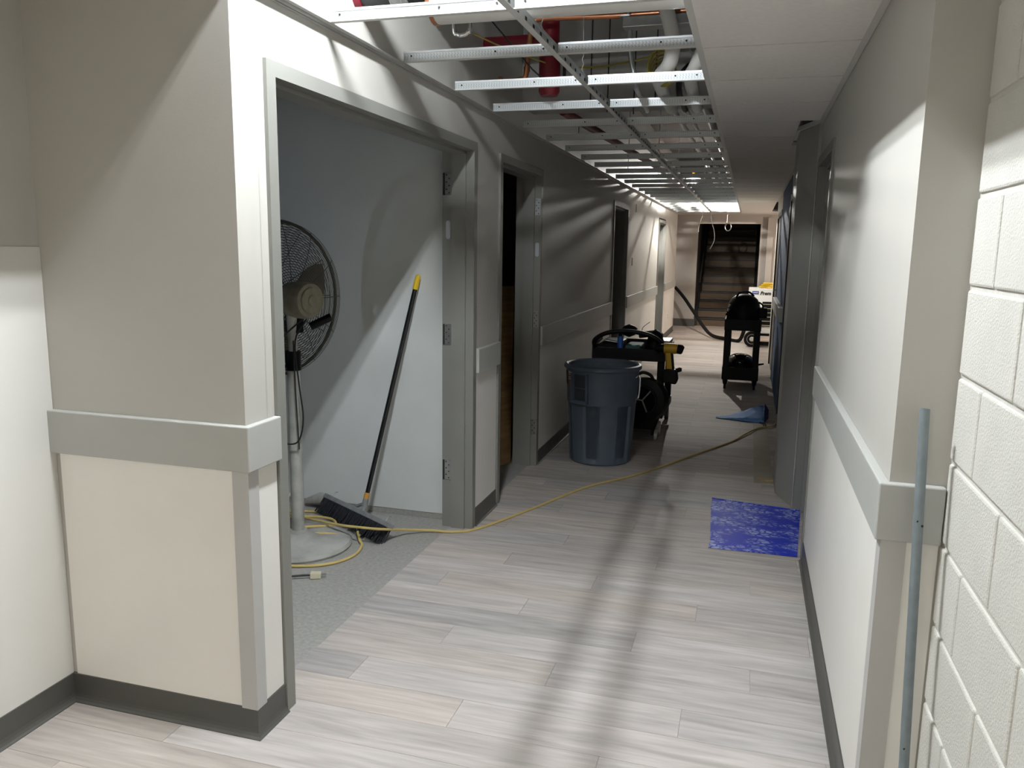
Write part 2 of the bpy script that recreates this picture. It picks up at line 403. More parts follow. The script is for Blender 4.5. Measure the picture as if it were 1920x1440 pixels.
# far hall
grid_wall('wall_far_left', 'y', 17.9, 18.05, [-3.6, -1.12], [0, DECKZ], [], CREAMW)
grid_wall('wall_far_header', 'y', 17.9, 18.05, [-1.12, .16], [2.2, DECKZ], [], CREAMW)
grid_wall('wall_far_right', 'y', 17.9, 18.05, [.16, 3.6], [0, DECKZ], [], CREAMW)
MB().box(.30, .42, 17.80, 17.90, 0, 2.33).build('trim_pipe_chase', CREAMW, kind='structure')
grid_wall('wall_far_hall_left', 'x', -3.7, -3.6, [14.0, 18.05], [0, DECKZ], [], CREAMW)
grid_wall('wall_far_hall_right', 'x', 3.6, 3.7, [12.0, 18.05], [0, DECKZ], [], CREAMW)
grid_wall('wall_far_hall_near', 'y', 12.9, 13.0, [.475, 3.7], [0, DECKZ], [], CREAMW)
grid_wall('wall_far_hall_near', 'y', 14.9, 15.0, [-3.7, XL-TH], [0, DECKZ], [], CREAMW)
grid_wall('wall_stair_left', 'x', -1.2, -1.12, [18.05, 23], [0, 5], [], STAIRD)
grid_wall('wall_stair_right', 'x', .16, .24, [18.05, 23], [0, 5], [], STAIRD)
# rooms behind the doorways
grid_wall('wall_room_back', 'y', 4.3, 4.41, [-3.5, XL-TH-.004], [.035, DECKZ], [], ROOMP)
MB().box(-3.5, XL-TH-.004, 4.304, 4.41, -.02, .035).build('trim_room_base_gap', CONC, kind='structure')
grid_wall('wall_room_side', 'x', -3.5, -3.4, [2.1, 4.3], [0, DECKZ], [], CONC)
grid_wall('wall_room_near', 'y', 2.212, 2.24, [-3.5, -1.66], [0, DECKZ], [], CONC)
MB().box(-3.5, XL-TH-.01, 2.1, 4.4, 2.75, 2.8).build('ceiling_room', DECK, kind='structure')
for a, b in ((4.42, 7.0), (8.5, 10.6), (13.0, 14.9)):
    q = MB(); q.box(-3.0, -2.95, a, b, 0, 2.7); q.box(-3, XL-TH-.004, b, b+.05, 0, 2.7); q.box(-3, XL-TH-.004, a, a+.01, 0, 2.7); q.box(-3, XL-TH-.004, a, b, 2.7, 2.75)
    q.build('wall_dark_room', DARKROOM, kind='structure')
q = MB(); q.box(1.6, 1.65, 2.3, 6.4, 0, 2.7); q.box(.49, 1.6, 6.35, 6.4, 0, 2.7); q.box(.49, 1.6, 2.3, 2.35, 0, 2.7); q.box(.49, 1.6, 2.3, 6.4, 2.7, 2.75)
q.build('wall_right_room', ROOMP, kind='structure')
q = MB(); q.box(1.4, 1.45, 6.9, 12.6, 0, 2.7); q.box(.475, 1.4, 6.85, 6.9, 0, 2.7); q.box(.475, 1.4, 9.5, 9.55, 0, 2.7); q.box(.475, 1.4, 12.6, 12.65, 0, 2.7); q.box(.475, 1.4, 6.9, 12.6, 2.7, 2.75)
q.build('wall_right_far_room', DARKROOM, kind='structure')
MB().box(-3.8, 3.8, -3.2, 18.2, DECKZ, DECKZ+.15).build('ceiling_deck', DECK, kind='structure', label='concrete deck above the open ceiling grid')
MB().box(-1.464, XR-.01, 5.15, 5.45, 2.50, DECKZ).build('ceiling_beam', BEAMC, kind='structure', label='whitewashed concrete beam above the open grid')
for i, x in enumerate((-1.02, -.62)):
    MB().box(x-.004, x+.004, 5.143, 5.15, 2.5, DECKZ).build('trim_beam_joint', IRON, kind='structure')
MB().box(.475, 3.6, 13.0, 17.9, ZC+.03, ZC+.05).build('ceiling_far_hall', TILE, kind='structure')
MB().box(-3.6, .474, 16.78, 17.9, ZC+.03, ZC+.05).build('ceiling_far_hall', TILE, kind='structure')
MB().box(-3.6, XL-TH, 15.0, 16.77, ZC+.03, ZC+.05).build('ceiling_far_hall', TILE, kind='structure')
MB().box(XA, -1.43, -.5, YE-.002, ZC, ZC+.02).build('ceiling_alcove', TILE, kind='structure')

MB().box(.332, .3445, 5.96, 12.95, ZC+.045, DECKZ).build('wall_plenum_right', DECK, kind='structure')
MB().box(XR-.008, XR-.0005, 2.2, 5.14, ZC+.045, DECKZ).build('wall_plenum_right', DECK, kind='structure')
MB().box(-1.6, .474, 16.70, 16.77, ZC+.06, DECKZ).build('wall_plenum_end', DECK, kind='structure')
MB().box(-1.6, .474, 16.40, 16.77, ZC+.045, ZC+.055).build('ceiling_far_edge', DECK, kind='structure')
# block wall beside the camera: every block a piece of its own
bw = MB().box(XB+.006, XB+.16, -3, YE, 0, DECKZ).build('wall_block', MORTAR, kind='structure', label='cream painted concrete block wall')
CH = .2062; z = .085-CH; r = 0
while z < 2.5:
    y1 = YE-.002; first = True
    while y1 > -.5:
        ln = (.2 if (r % 2 == 0 and first) else .405); y0 = y1-ln
        zz0 = max(z+.005, .0); 
        if z+CH > .02: MB().box(XB, XB+.05, y0+.004, y1-.004, zz0, z+CH-.005).build('block', BLOCK, bw, bevel=.006)
        y1 = y0; first = False
    z += CH; r += 1
MB().box(XR, XB+.1, YE, YE+.1, 0, DECKZ).build('wall_right_end', PAINT, kind='structure')

# door frames
def jamb(name, parent, y_in, y_out, x0, zt, m=FRAME, xd=TH, sgn=-1, stop=True):
    """one upright with face, return and raised stop; sgn -1: wall lies at smaller x"""
    b = MB(); X = lambda d: x0+sgn*d
    s = 1 if y_out > y_in else -1           # outward direction
    poly = [(X(0), y_out), (X(0), y_in), (X(.046), y_in), (X(.046), y_in-s*.016), (X(.126), y_in-s*.016), (X(.126), y_in), (X(xd+.02), y_in), (X(xd+.02), y_out), (X(.013), y_out)]
    return b.prism(poly, 'z', 0, zt).build(name, m, parent)
def door_frame(n, x0, ya, yb, zin, zout, m=FRAME, sgn=-1, label=None, hinge_x=None, hinge_zs=(), plate_z=None, w=.05):
    t = thing('door_%d' % n, (x0, (ya+yb)/2, 0), label, None, None, 'structure')
    X = lambda d: x0+sgn*d
    jamb('jamb', t, ya+w, ya, x0, zin, m, sgn=sgn); jamb('jamb', t, yb-w, yb, x0, zin, m, sgn=sgn)
    b = MB(); b.prism([(X(0), zout), (X(0), zin), (X(.046), zin), (X(.046), zin-.016), (X(.126), zin-.016), (X(.126), zin), (X(TH+.02), zin), (X(TH+.02), zout)], 'y', ya, yb).build('head', m, t)
    yj = yb-w
    for hz in hinge_zs:
        h = MB().box(*sorted((X(hinge_x-.020), X(hinge_x+.020))), yj-.004, yj-.0005, hz-.058, hz+.058).build('hinge', STEEL, t)
        MB().box(*sorted((X(hinge_x+.021), X(hinge_x+.028))), yj-.008, yj, hz-.058, hz+.058).build('hinge_pocket', HOLE, t)
        for q in range(6): MB().cyl((X(hinge_x+(.010 if q % 2 else -.006)), yj-.0052, hz-.047+q*.019), (X(hinge_x+(.010 if q % 2 else -.006)), yj-.0035, hz-.047+q*.019), .0038, seg=8).build('screw', HOLE, h)
    if plate_z:
        b = MB(); ring = []
        for yy in (yj-.003, yj-.0002): ring.append([(X(hinge_x)+.014*math.cos(a), yy, plate_z+.036*(1 if math.sin(a) > 0 else -1)+.014*math.sin(a)) for a in [2*PI*(k+.5)/16 for k in range(16)]])
        b.rings(ring).build('silencer_plate', PLATE, t)
    return t
door_frame(1, XF, D1[0], D1[1], 2.117, OH, hinge_x=.150, hinge_zs=(1.945, 1.125, .342), plate_z=1.70, label='wide grey steel door frame of the fan room')
door_frame(2, XF, D2[0], D2[1], 2.112, 2.16, hinge_x=.024, hinge_zs=(1.90, 1.10, .30), plate_z=1.60, label='grey steel door frame of the dark room with a leaning board')
door_frame(3, XF, D3[0], D3[1], 2.09, 2.145, label='grey steel door frame behind the tool cart')
door_frame(4, XF, D4[0], D4[1], 2.07, 2.12, label='grey steel door frame near the corridor end')
door_frame(5, XR-.012, D5[0], D5[1], 2.105, 2.158, sgn=1, label='grey steel door frame beside the blue mat')
# further doors on the right: slate blue wall facing, dark frames
MB().box(.3405, .3449, 8.43, 10.74, .0, ZC-.01).build('trim_blue_facing', BLUEW, kind='structure', label='slate blue painted wall stretch past the pier')
t = thing('door_6', (.345, 7.8, 0), 'dark doorway before the slate blue wall', kind='structure')
MB().box(.338, .372, 8.38, 8.43, 0, 2.16).build('jamb', DKBLUE, t); MB().box(.372, .47, 8.375, 8.42, 0, 2.1).build('stop', FRAME, t)
MB().box(.338, .47, 7.2, 7.25, 0, 2.16).build('jamb', DKBLUE, t); MB().box(.338, .47, 7.25, 8.38, 2.1, 2.16).build('head', DKBLUE, t)
t = thing('door_7', (.345, 11.5, 0), 'dark glazed door set in the slate blue wall', kind='structure')
MB().box(.335, .40, 10.72, 10.78, 0, 2.14).build('jamb', DARKD, t); MB().box(.335, .40, 12.25, 12.32, 0, 2.14).build('jamb', DARKD, t)
MB().box(.335, .40, 10.78, 12.25, 2.08, 2.14).build('head', DARKD, t)
lf = MB().box(.352, .392, 10.80, 12.24, .01, 2.07).build('leaf', DARKD, t)
MB().box(.349, .352, 10.9, 11.25, .95, 1.98).build('pane', GLASS, lf); MB().box(.346, .352, 11.45, 11.6, .02, 2.06).build('mullion', FRAME, lf)
MB().tube(smoothpath([(.352, 10.9, .92), (.31, 10.9, .92), (.305, 10.9, 1.0), (.305, 10.9, 1.12), (.352, 10.9, 1.14)], 4), .008, 6).build('handle', CHROME, lf, True)

# bumper rails, wall protection sheets, corner guards, base
n = [0]
def trim(b, m, label, bevel=0.):
    n[0] += 1; return b.build('trim_%d' % n[0], m, kind='structure', label=label, bevel=bevel)
RZ0, RZ1, RT = .907, 1.052, .026
def lwrap(b, z0, z1, t, xa, yb):            # wraps the left outside corner
    return b.prism([(xa, YE), (xa, YE-t), (XL+t, YE-t), (XL+t, yb), (XL, yb), (XL, YE)], 'z', z0, z1)
trim(lwrap(MB(), RZ0, RZ1, RT, XA, D1[0]-.002), RAIL, 'grey bumper rail wrapping the outside corner beside the fan room', .004)
for a, b in ((D1[1]+.012, D2[0]-.004), (D2[1]+.012, D3[0]-.004), (D3[1]+.012, D4[0]-.004), (D4[1]+.012, 16.7)):
    trim(MB().box(XL, XL+RT, a, b, RZ0-.005, RZ1-.01), RAIL, 'grey bumper rail along the left corridor wall', .004)
rb = MB().prism([(XB-.003, YE), (XB-.003, YE-RT), (XR-RT, YE-RT), (XR-RT, D5[0]-.09), (XR, D5[0]-.09), (XR, YE)], 'z', RZ0, RZ1)
trim(rb, RAIL, 'grey bumper rail wrapping the corner beside the leaning conduit', .004)
trim(MB().box(.295, .340, 8.46, 10.6, .915, 1.06), RAIL, 'grey bumper rail on the slate blue wall', .004)
PT = .004
trim(MB().box(XA, XA+PT, -3, YE-.001, .10, 1.585), ALCP, 'cream lower part of the alcove wall, paler than the paint above')  # alcove wall is paler up to a fixed height
trim(lwrap(MB(), .10, RZ0, PT, XA+.022, D1[0]-.005), PANEL, 'cream wall protection sheet below the corner rail')
for a, b in ((D1[1]+.003, D2[0]-.012), (D2[1]+.003, D3[0]-.004), (D3[1]+.003, D4[0]-.004), (D4[1]+.003, 16.74)):
    trim(MB().box(XL, XL+PT, a, b, .10, RZ0), PANEL, 'cream wall protection sheet below the corridor rail')
trim(MB().prism([(XB-.003, YE), (XB-.003, YE-PT), (XR-PT, YE-PT), (XR-PT, D5[0]-.004), (XR, D5[0]-.004), (XR, YE)], 'z', .10, RZ0), PANEL, 'cream wall protection sheet on the right wall')
G = .009
trim(MB().prism([(XL-.05, YE-PT), (XL-.05, YE-G), (XL+G, YE-G), (XL+G, YE+.045), (XL+PT, YE+.045), (XL+PT, YE-PT)], 'z', .10, RZ0), GUARD, 'pale grey corner guard below the left corner rail')
trim(MB().prism([(XR+.05, YE-PT), (XR+.05, YE-G), (XR-G, YE-G), (XR-G, YE+.045), (XR-PT, YE+.045), (XR-PT, YE-PT)], 'z', .10, RZ0), GUARD, 'pale grey corner guard below the right corner rail')
def base_profile(h=.105, t=.006): return [(0, 0), (.020, 0), (.0205, .003), (.013, .008), (.008, .017), (t, .028), (t, h-.003), (t-.003, h), (0, h)]
def base_run(name, path, label):
    """cove base swept along a floor path; material to the left-hand side of travel is the wall"""
    P = [Vector((a, b, 0)) for a, b in path]; rings = []
    for i, p in enumerate(P):
        d0 = (P[i]-P[i-1]).normalized() if i else None; d1 = (P[i+1]-P[i]).normalized() if i < len(P)-1 else None
        n0 = Vector((d0.y, -d0.x, 0)) if d0 else None; n1 = Vector((d1.y, -d1.x, 0)) if d1 else None
        nn = n0 if n1 is None else n1 if n0 is None else (n0+n1)/(1+n0.dot(n1))
        rings.append([p+nn*o+Vector((0, 0, h)) for o, h in base_profile()])
    b = MB(); b.rings(rings); return b.build(name, BASE, kind='structure', label=label)
base_run('baseboard_left_alcove', [(XA, -3), (XA, YE), (XL+.002, YE), (XL+.002, D1[0]-.001)], 'dark rubber cove base around the alcove')
for i, (a, b) in enumerate(((D1[1]+.001, D2[0]-.013), (D2[1]+.001, D3[0]-.001), (D3[1]+.001, D4[0]-.001), (D4[1]+.001, 16.74))):
    base_run('baseboard_left', [(XL+.002, a), (XL+.002, b)], 'dark rubber cove base along the left corridor wall')
base_run('baseboard_right', [(XR-.002, D5[0]-.001), (XR-.002, YE), (XB, YE), (XB, -2.9)], 'dark rubber cove base along the right wall')
MB().box(-3.6, -1.1, 17.885, 17.9, 0, .16).build('baseboard_far', BASE, kind='structure')
for (yy, zz, h) in ((10.64, 2.15, .1), (10.45, 1.465, .1)):
    trim(MB().box(XL, XL+.004, yy-.03, yy+.03, zz-h/2, zz+h/2), TAGK, 'empty dark electrical box opening in the left wall')
ob = trim(MB().box(XL+.004, XL+.010, 15.37, 15.45, .33, .45), WHITEH, 'white outlet plate near the corridor end')
for zz in (.365, .415): MB().box(XL+.010, XL+.0115, 15.40, 15.42, zz-.012, zz+.012).build('socket', TAGK, ob)

# ---------------------------------------------------------------- suspended ceiling
def tee_profile(w=.012): return [(-w, 0), (w, 0), (w, .0025), (.0012, .003), (.0012, .034), (.0035, .035), (.0035, .043), (-.0035, .043), (-.0035, .035), (-.0012, .034), (-.0012, .003), (-w, .0025)]
XM, XT = -.79, -.235
def long_tee(name, x, y0, y1, label, group, m=TEES):
    t = thing(name, (x, (y0+y1)/2, ZC), label, 'ceiling tee', group)
    MB().prism([(x+a, ZC+b) for a, b in tee_profile()[3:10]], 'y', y0, y1).build('web', m, t)
    MB().box(x-.012, x+.012, y0, y1, ZC-.0008, ZC+.003).build('flange', TEEW, t)
    return t
mt = long_tee('main_tee', XM, -.5, 16.35, 'long steel main tee running down the middle of the open grid', None)
long_tee('main_tee', XT, K0-.06, 16.35, 'long main tee along the edge of the laid ceiling tiles', None)
y = -2.6
while y < 16:                               # slots in the main tee
    if 2.4 < y < 8: MB().box(XM+.0012, XM+.0022, y-.012, y+.012, ZC+.012, ZC+.026).build('slot', HOLE, mt)
    y += .102
trim(MB().prism([(XL, ZC-.016), (XL+.010, ZC-.016), (XL+.010, ZC-.0145), (XL+.0015, ZC-.0145), (XL+.0015, ZC+.02), (XL, ZC+.02)], 'y', YE, 16.7), ANGLE, 'shadow reveal of the ceiling wall angle on the left')
trim(MB().prism([(XL+.002, ZC-.012), (XL+.012, ZC-.012), (XL+.012, ZC-.002), (XL+.033, ZC-.002), (XL+.033, ZC), (XL+.010, ZC), (XL+.002, ZC)], 'y', YE, 16.7), ANGLE, 'steel wall angle carrying the grid on the left')
trim(MB().box(XR-.026, XR-.001, YE, 5.235, ZC-.002, ZC+.02), TEEW, 'white wall angle along the right wall')
trim(MB().box(.322, .344, 5.96, 12.9, ZC-.002, ZC+.02), TEEW, 'white wall angle along the far right wall')
trim(MB().prism([(XR-.026, 5.21), (.318, 5.24), (.228, 5.515), (.228, 5.96), (.249, 5.96), (.249, 5.52), (.342, 5.239), (XR-.001, 5.232)], 'z', ZC-.003, ZC+.02), TEEW, 'white wall angle around the splayed pier')
# cross tees, one object each
def cross_tee(x0, x1, y, label, group):
    t = thing('cross_tee', ((x0+x1)/2, y, ZC), label, 'ceiling tee', group)
    MB().prism([(y+a, ZC+b) for a, b in tee_profile()[3:10]], 'x', x0, x1).build('web', TEES, t)
    MB().box(x0, x1, y-.012, y+.012, ZC-.0005, ZC+.003).build('flange', TEEW, t)
    for x in (x0+.035, x1-.035, x0+.40): MB().cyl((x, y-.0028, ZC+.024), (x, y-.0010, ZC+.024), .004, seg=8).build('punched_hole', HOLE, t)
    return t
ORD = 'first second third fourth fifth sixth seventh eighth ninth tenth eleventh twelfth thirteenth fourteenth fifteenth sixteenth seventeenth eighteenth nineteenth twentieth twenty-first twenty-second twenty-third'.split()
ta = cross_tee(XL+.028, XM-.0125, K0, 'first perforated steel cross tee past the outside corner, left wall side', 'cross tees of the open grid by the left wall')
tb = cross_tee(XM+.0125, XT-.0125, K0, 'first perforated steel cross tee past the outside corner, laid tile side', 'cross tees of the open grid by the tiles')
NT = 23
for k in range(1, NT):
    for o in (ta, tb):
        c = copy_tree(o); c.location.y = K0+k*DK; c['label'] = o['label'].replace('first', ORD[k])
# laid tiles
MB().box(-.13, XB-.004, -.5, YE-.002, ZC, ZC+.02).build('ceiling_near', TILE, kind='structure')
MB().box(XA, XB-.004, -3, -.505, ZC+.02, ZC+.04).build('ceiling_behind_camera', TILE, kind='structure')
MB().box(-.13, XR-.028, YE, K0-.004, ZC, ZC+.02).build('ceiling_near', TILE, kind='structure')
for k in range(NT):
    ya, yb = K0+k*DK, K0+(k+1)*DK
    xr = XB-.004 if yb < YE else (XR-.028 if yb < 5.3 else .226 if ya < 5.95 else .32)
    if ya < YE < yb: xr = XR-.028
    MB().box(XT+.0135, xr, ya+.0065, yb-.0065, ZC-.006, ZC+.014).build('ceiling_tile', TILE, label=ORD[k]+' laid white ceiling tile past the outside corner, beside the open grid', cat='ceiling tile', group='ceiling tiles laid along the right wall')
    MB().box(XT+.0135, xr, ya-.005, ya+.005, ZC+.008, ZC+.03).build('cross_tee', TEEW, label='slim white tee at the near edge of the '+ORD[k]+' laid ceiling tile', cat='ceiling tee', group='slim tees between the laid tiles')

# ---------------------------------------------------------------- lamps
t = thing('strip_light', (-.872, 2.07, 3.0), 'short white twin tube strip light above the open grid', 'lamp')
h = MB().prism([(-.955, 3.04), (-.79, 3.04), (-.81, 3.10), (-.935, 3.10)], 'y', 1.80, 2.34).build('housing', WHITEH, t)
for x in (-.840, -.905):
    MB().obox((x, 2.07, 3.02), (1, 0, 0), (0, 1, 0), (0, 0, 1), .013, .21, .005).build('tube', TUBE, t, bevel=.003)
    for yy in (1.835, 2.285): MB().box(x-.012, x+.012, yy, yy+.02, 3.005, 3.04).build('lamp_holder', WHITEH, t)
for yy in (1.88, 2.26): MB().cyl((-.872, yy, 3.10), (-.872, yy, DECKZ), .003, seg=6).build('hanger', WIRE, t)
t = thing('ceiling_troffer', (-.86, -1.5, ZC-.02), 'lit rectangular ceiling troffer behind the viewer', 'lamp')
MB().box(-1.16, -.56, -2.11, -.89, ZC, ZC+.019).build('housing', WHITEH, t)
MB().add([(-1.14, -2.09, ZC-.003), (-.58, -2.09, ZC-.003), (-.58, -.91, ZC-.003), (-1.14, -.91, ZC-.003)], [(0, 3, 2, 1)]).build('lens', LENS, t)
t = thing('work_bulb', (-.955, 13.4, 2.710), 'glowing work bulb under an added metal hood above the grid far down the corridor', 'lamp')
MB().ell((-.955, 13.4, 2.750), .032, .032, .042, 14, 8).build('bulb', BULB, t, True)
MB().cyl((-.955, 13.4, 2.790), (-.955, 13.4, 2.870), .02, seg=10).build('socket', YELH, t, True)
MB().lathe([(.021, .05), (.045, .045), (.085, .025), (.115, -.012), (.118, -.012), (.088, .028), (.047, .049), (.021, .054)], (-.955, 13.4, 2.76), seg=28, cap=False).build('added_hood', STEEL, t, True)  # hood added to keep the bulb's light off the deck
for a in range(6):
    c, s_ = math.cos(a*PI/3), math.sin(a*PI/3)
    MB().tube(smoothpath([(-.955+.02*c, 13.4+.02*s_, 2.800), (-.955+.06*c, 13.4+.06*s_, 2.750), (-.955+.035*c, 13.4+.035*s_, 2.680), (-.955, 13.4, 2.665)], 3), .0018, 5).build('guard_wire', STEEL, t)
MB().cyl((-.955, 13.4, 2.870), (-.955, 13.4, DECKZ), .005, seg=6).build('cable', BLKC, t)

def stand_lamp(loc, z, aim, watts, colr, label, size=.25):
    t = thing('work_lamp', loc, label, 'lamp'); x, y, _ = loc
    for a in range(3):
        c, s_ = math.cos(a*2.094+.4), math.sin(a*2.094+.4)
        MB().cyl((x+.3*c, y+.3*s_, .008), (x, y, .5), .009, seg=6).build('leg', STEEL, t)
    MB().cyl((x, y, .35), (x, y, z-.1), .012, seg=8).build('pole', STEEL, t)
    d = Vector(aim).normalized(); c = Vector((x, y, z)); u = d.cross(Vector((0, 0, 1))).normalized(); w = u.cross(d)
    MB().obox(c-d*.05, u, w, d, size/2+.02, size/2+.02, .045).build('head', BLACKP, t)
    L = bpy.data.lights.new('work_lamp_light', 'AREA'); L.energy = watts; L.color = colr; L.size = size
    lo = bpy.data.objects.new('lamp_light', L); COL.objects.link(lo); lo.parent = t
    lo.location = c+d*.005-Vector(loc); lo.rotation_euler = (-d).to_track_quat('Z', 'Y').to_euler()
    return t
stand_lamp((2.3, 15.9, 0), 2.0, (-1, .0, -.5), WARM_W, (1., .80, .66), 'warm work lamp on a tripod round the far right corner', .4)
stand_lamp((-3.06, 2.86, 0), 1.37, (1, 1.2, -.02), ROOM_W, (.72, .84, 1.), 'small cool work lamp inside the fan room', .06)

# ---------------------------------------------------------------- services above the grid
def pipe(name, path, r, m, label, cat, group=None, seg=14, sm=True, n=0):
    p = smoothpath(path, n) if n else path
    return MB().tube(p, r, seg).build(name, m, None, sm, label=label, cat=cat, group=group)
t = thing('drain_pipe', (-.6, 3.5, 2.65), 'black cast iron drain pipe crossing behind the white jacketed pipe', 'pipe')
MB().cyl((XL+.004, 3.5, 2.745), (XR-.012, 3.5, 2.745), .085, seg=24).build('pipe_run', IRON, t, True)
MB().cyl((XL+.001, 3.5, 2.745), (XL+.02, 3.5, 2.745), .10, seg=24).build('fire_collar', REDP, t, True)
t = thing('insulated_pipe', (-.5, 2.90, 2.40), 'white jacketed pipe with a black banded end crossing above the first cross tees', 'pipe')
MB().cyl((-1.15, 2.90, 2.495), (XR-.012, 2.90, 2.495), .088, seg=20).build('jacket', PVC, t, True)
MB().cyl((-1.165, 2.90, 2.495), (-1.15, 2.90, 2.495), .091, seg=20).build('end_band', COPPER, t, True)
MB().cyl((-1.4645, 2.90, 2.53), (-1.165, 2.90, 2.53), .054, seg=20).build('bare_end', IRON, t, True)
cp = MB().cyl((-1.325, 2.90, 2.53), (-1.255, 2.90, 2.53), .058, seg=24).build('coupling', STEEL, t, True)
for x in (-1.32, -1.30, -1.28, -1.26): MB().torus((x, 2.90, 2.53), (1, 0, 0), .0585, .003, 24, 5).build('clamp_band', STEEL, cp, True)
MB().cyl((-1.4648, 2.90, 2.53), (-1.44, 2.90, 2.53), .064, seg=20).build('fire_collar', REDP, t, True)
MB().tube(smoothpath([(-1.135, 3.03, 2.66), (-1.135, 3.03, 2.43), (-1.12, 3.03, 2.402), (-1.10, 3.03, 2.398), (-1.08, 3.03, 2.406), (-1.07, 3.03, 2.435), (-1.07, 3.03, 2.66)], 4), .008, 8).build('clevis_hanger', CHROME, None, True, label='shiny U shaped pipe hanger behind the white pipe', cat='pipe hanger')
t = thing('copper_pipe', (-.9, 4.3, 2.46), 'copper water pipe with two elbows above the middle main tee', 'pipe')
MB().tube(smoothpath([(-1.318, 4.25, 2.475), (-1.24, 4.25, 2.477), (-1.20, 4.25, 2.485), (-1.185, 4.25, 2.525), (-1.18, 4.25, 2.6), (-1.165, 4.25, 2.72), (-1.145, 4.25, 2.765), (-1.09, 4.25, 2.775), (-.7, 4.25, 2.765), (-.2, 4.25, 2.77)], 5), .014, 10).build('run', COPPER, t, True)
for p, d in (((-1.215, 4.25, 2.479), (1, 0, .1)), ((-1.186, 4.25, 2.53), (0, 0, 1))): MB().cyl(Vector(p)-Vector(d).normalized()*.012, Vector(p)+Vector(d).normalized()*.012, .0175, seg=12).build('solder_joint', COPPER, t, True)
MB().cyl((-1.335, 4.25, 2.475), (-1.318, 4.25, 2.475), .026, seg=14).build('valve_end', COPPER, t, True)
pipe('copper_pipe', [(-1.02, 4.32, 2.80), (-.1, 4.32, 2.815)], .016, COPPER, 'straight copper pipe running behind the elbowed one', 'pipe')
t = thing('sprinkler_riser', (-1.10, 4.4, 2.38), 'red painted fire sprinkler riser above the grid', 'pipe')
MB().lathe([(0, -.002), (.045, 0), (.057, .02), (.057, .2), (.05, .225), (.046, .9)], (-1.10, 4.4, 2.42), seg=20).build('riser', REDP, t, True)
MB().cyl((-1.10, 4.4, 2.70), (-1.4645, 4.4, 2.70), .04, seg=16).build('branch', REDP, t, True)
MB().cyl((-1.03, 4.45, 2.52), (-1.03, 4.45, 2.66), .009, seg=8).build('drop_rod', IRON, t)
pipe('green_pipe', [(XL+.002, 5.0, 2.79), (-1.2, 5.0, 2.80), (-.65, 5.0, 2.812), (XR-.012, 5.0, 2.83)], .022, GREENP, 'green painted pipe crossing in front of the beam', 'pipe')
t = thing('strut_channel', (-.55, 4.2, 2.70), 'galvanised strut trapeze holding white pipes', 'strut')
MB().box(-.675, .2, 4.16, 4.24, 2.685, 2.735).build('channel', STEEL, t, bevel=.004)
MB().box(-.69, -.64, 4.155, 4.245, 2.735, 2.742).build('clip', CHROME, t)
MB().cyl((-.655, 4.2, 2.73), (-.655, 4.2, DECKZ), .005, seg=8).build('threaded_rod', STEEL, t)
pipe('electrical_conduit', [(-.648, 4.22, 2.683), (-.64, 4.22, 2.58), (-.615, 4.22, 2.46), (-.61, 4.24, 2.43), (-.62, 4.35, 2.425), (-.66, 5.1, 2.44)], .0135, STEEL, 'steel conduit dropping from the strut and bending away', 'conduit', n=5)
for (pts, r, lab) in (([(-.50, 4.12, 2.95), (-.475, 4.1, 2.80), (-.425, 4.1, 2.62), (-.425, 4.1, 2.52), (-.45, 4.15, 2.48), (-.50, 4.3, 2.45), (-.51, 5.1, 2.45)], .036, 'fat white pipe with two bends beside the tile edge'),
                      ([(-.20, 4.1, 2.9), (-.255, 4.1, 2.62), (-.285, 4.1, 2.53), (-.315, 4.15, 2.48), (-.345, 4.3, 2.45), (-.36, 5.1, 2.45)], .033, 'second white bent pipe running under the laid tiles edge')):
    pipe('plastic_pipe', pts, r, PVC, lab, 'pipe', n=5)
t = thing('cable_coil', (-.5, 4.25, 2.40), 'coil of yellow data cable hung above the grid', 'cable')
for j in range(6):
    MB().tube([(-.492+.004*j+(.062-.003*(j % 3))*math.cos(a), 4.22+.012*j+.02*math.sin(a), 2.515-.006*j+(.075-.004*(j % 3))*math.sin(a)) for a in [2*PI*k/28 for k in range(28)]], .0042, 6, closed=True).build('loop', YELC, t, True)
pipe('data_cable', [(-1.1, 4.9, 2.67), (-.9, 4.8, 2.645), (-.7, 4.6, 2.62), (-.55, 4.4, 2.60), (-.48, 4.26, 2.60)], .0055, YELC, 'yellow data cable sagging across above the grid', 'cable', seg=6, n=5)
pipe('data_cable', [(-1.4, 4.0, 2.66), (-1.25, 4.1, 2.60), (-1.1, 4.3, 2.57)], .004, YELC, 'short yellow cable near the copper elbow', 'cable', seg=6, n=5)
pipe('hanger_strap', [(-1.42, 3.8, DECKZ), (-1.3, 3.9, 2.72), (-1.12, 4.12, 2.5), (-1.05, 4.2, 2.44)], .004, BLKC, 'thin black cable slanting across near the left wall', 'cable', seg=6)
for i, (x, y, z0, dx, dy) in enumerate(((XM+.0, 3.03, ZC+.03, .03, .02), (XM+.0, 3.78, ZC+.03, -.015, .05))):
    tw = [(x+.004*math.sin(j*1.9), y+.004*math.cos(j*1.9), z0+.012*j) for j in range(9)]
    pipe('hanger_wire', tw+[(x+dx*.3, y+dy*.3, z0+.25), (x+dx, y+dy, DECKZ)], .0016, WIRE, ORD[i]+' twisted hanger wire along the middle main tee, counting from the white pipe', 'wire', 'hanger wires of the middle main tee', seg=5)
for i, (x, y) in enumerate(((-.86, 4.85), (-.72, 4.95))):
    pipe('threaded_rod', [(x, y, 2.40), (x, y, DECKZ)], .004, IRON, ('thin dark hanger rod in front of the beam, next to the red riser', 'thin dark hanger rod in front of the beam, next to the steel conduit')[i], 'rod', 'hanger rods in front of the beam', seg=6)
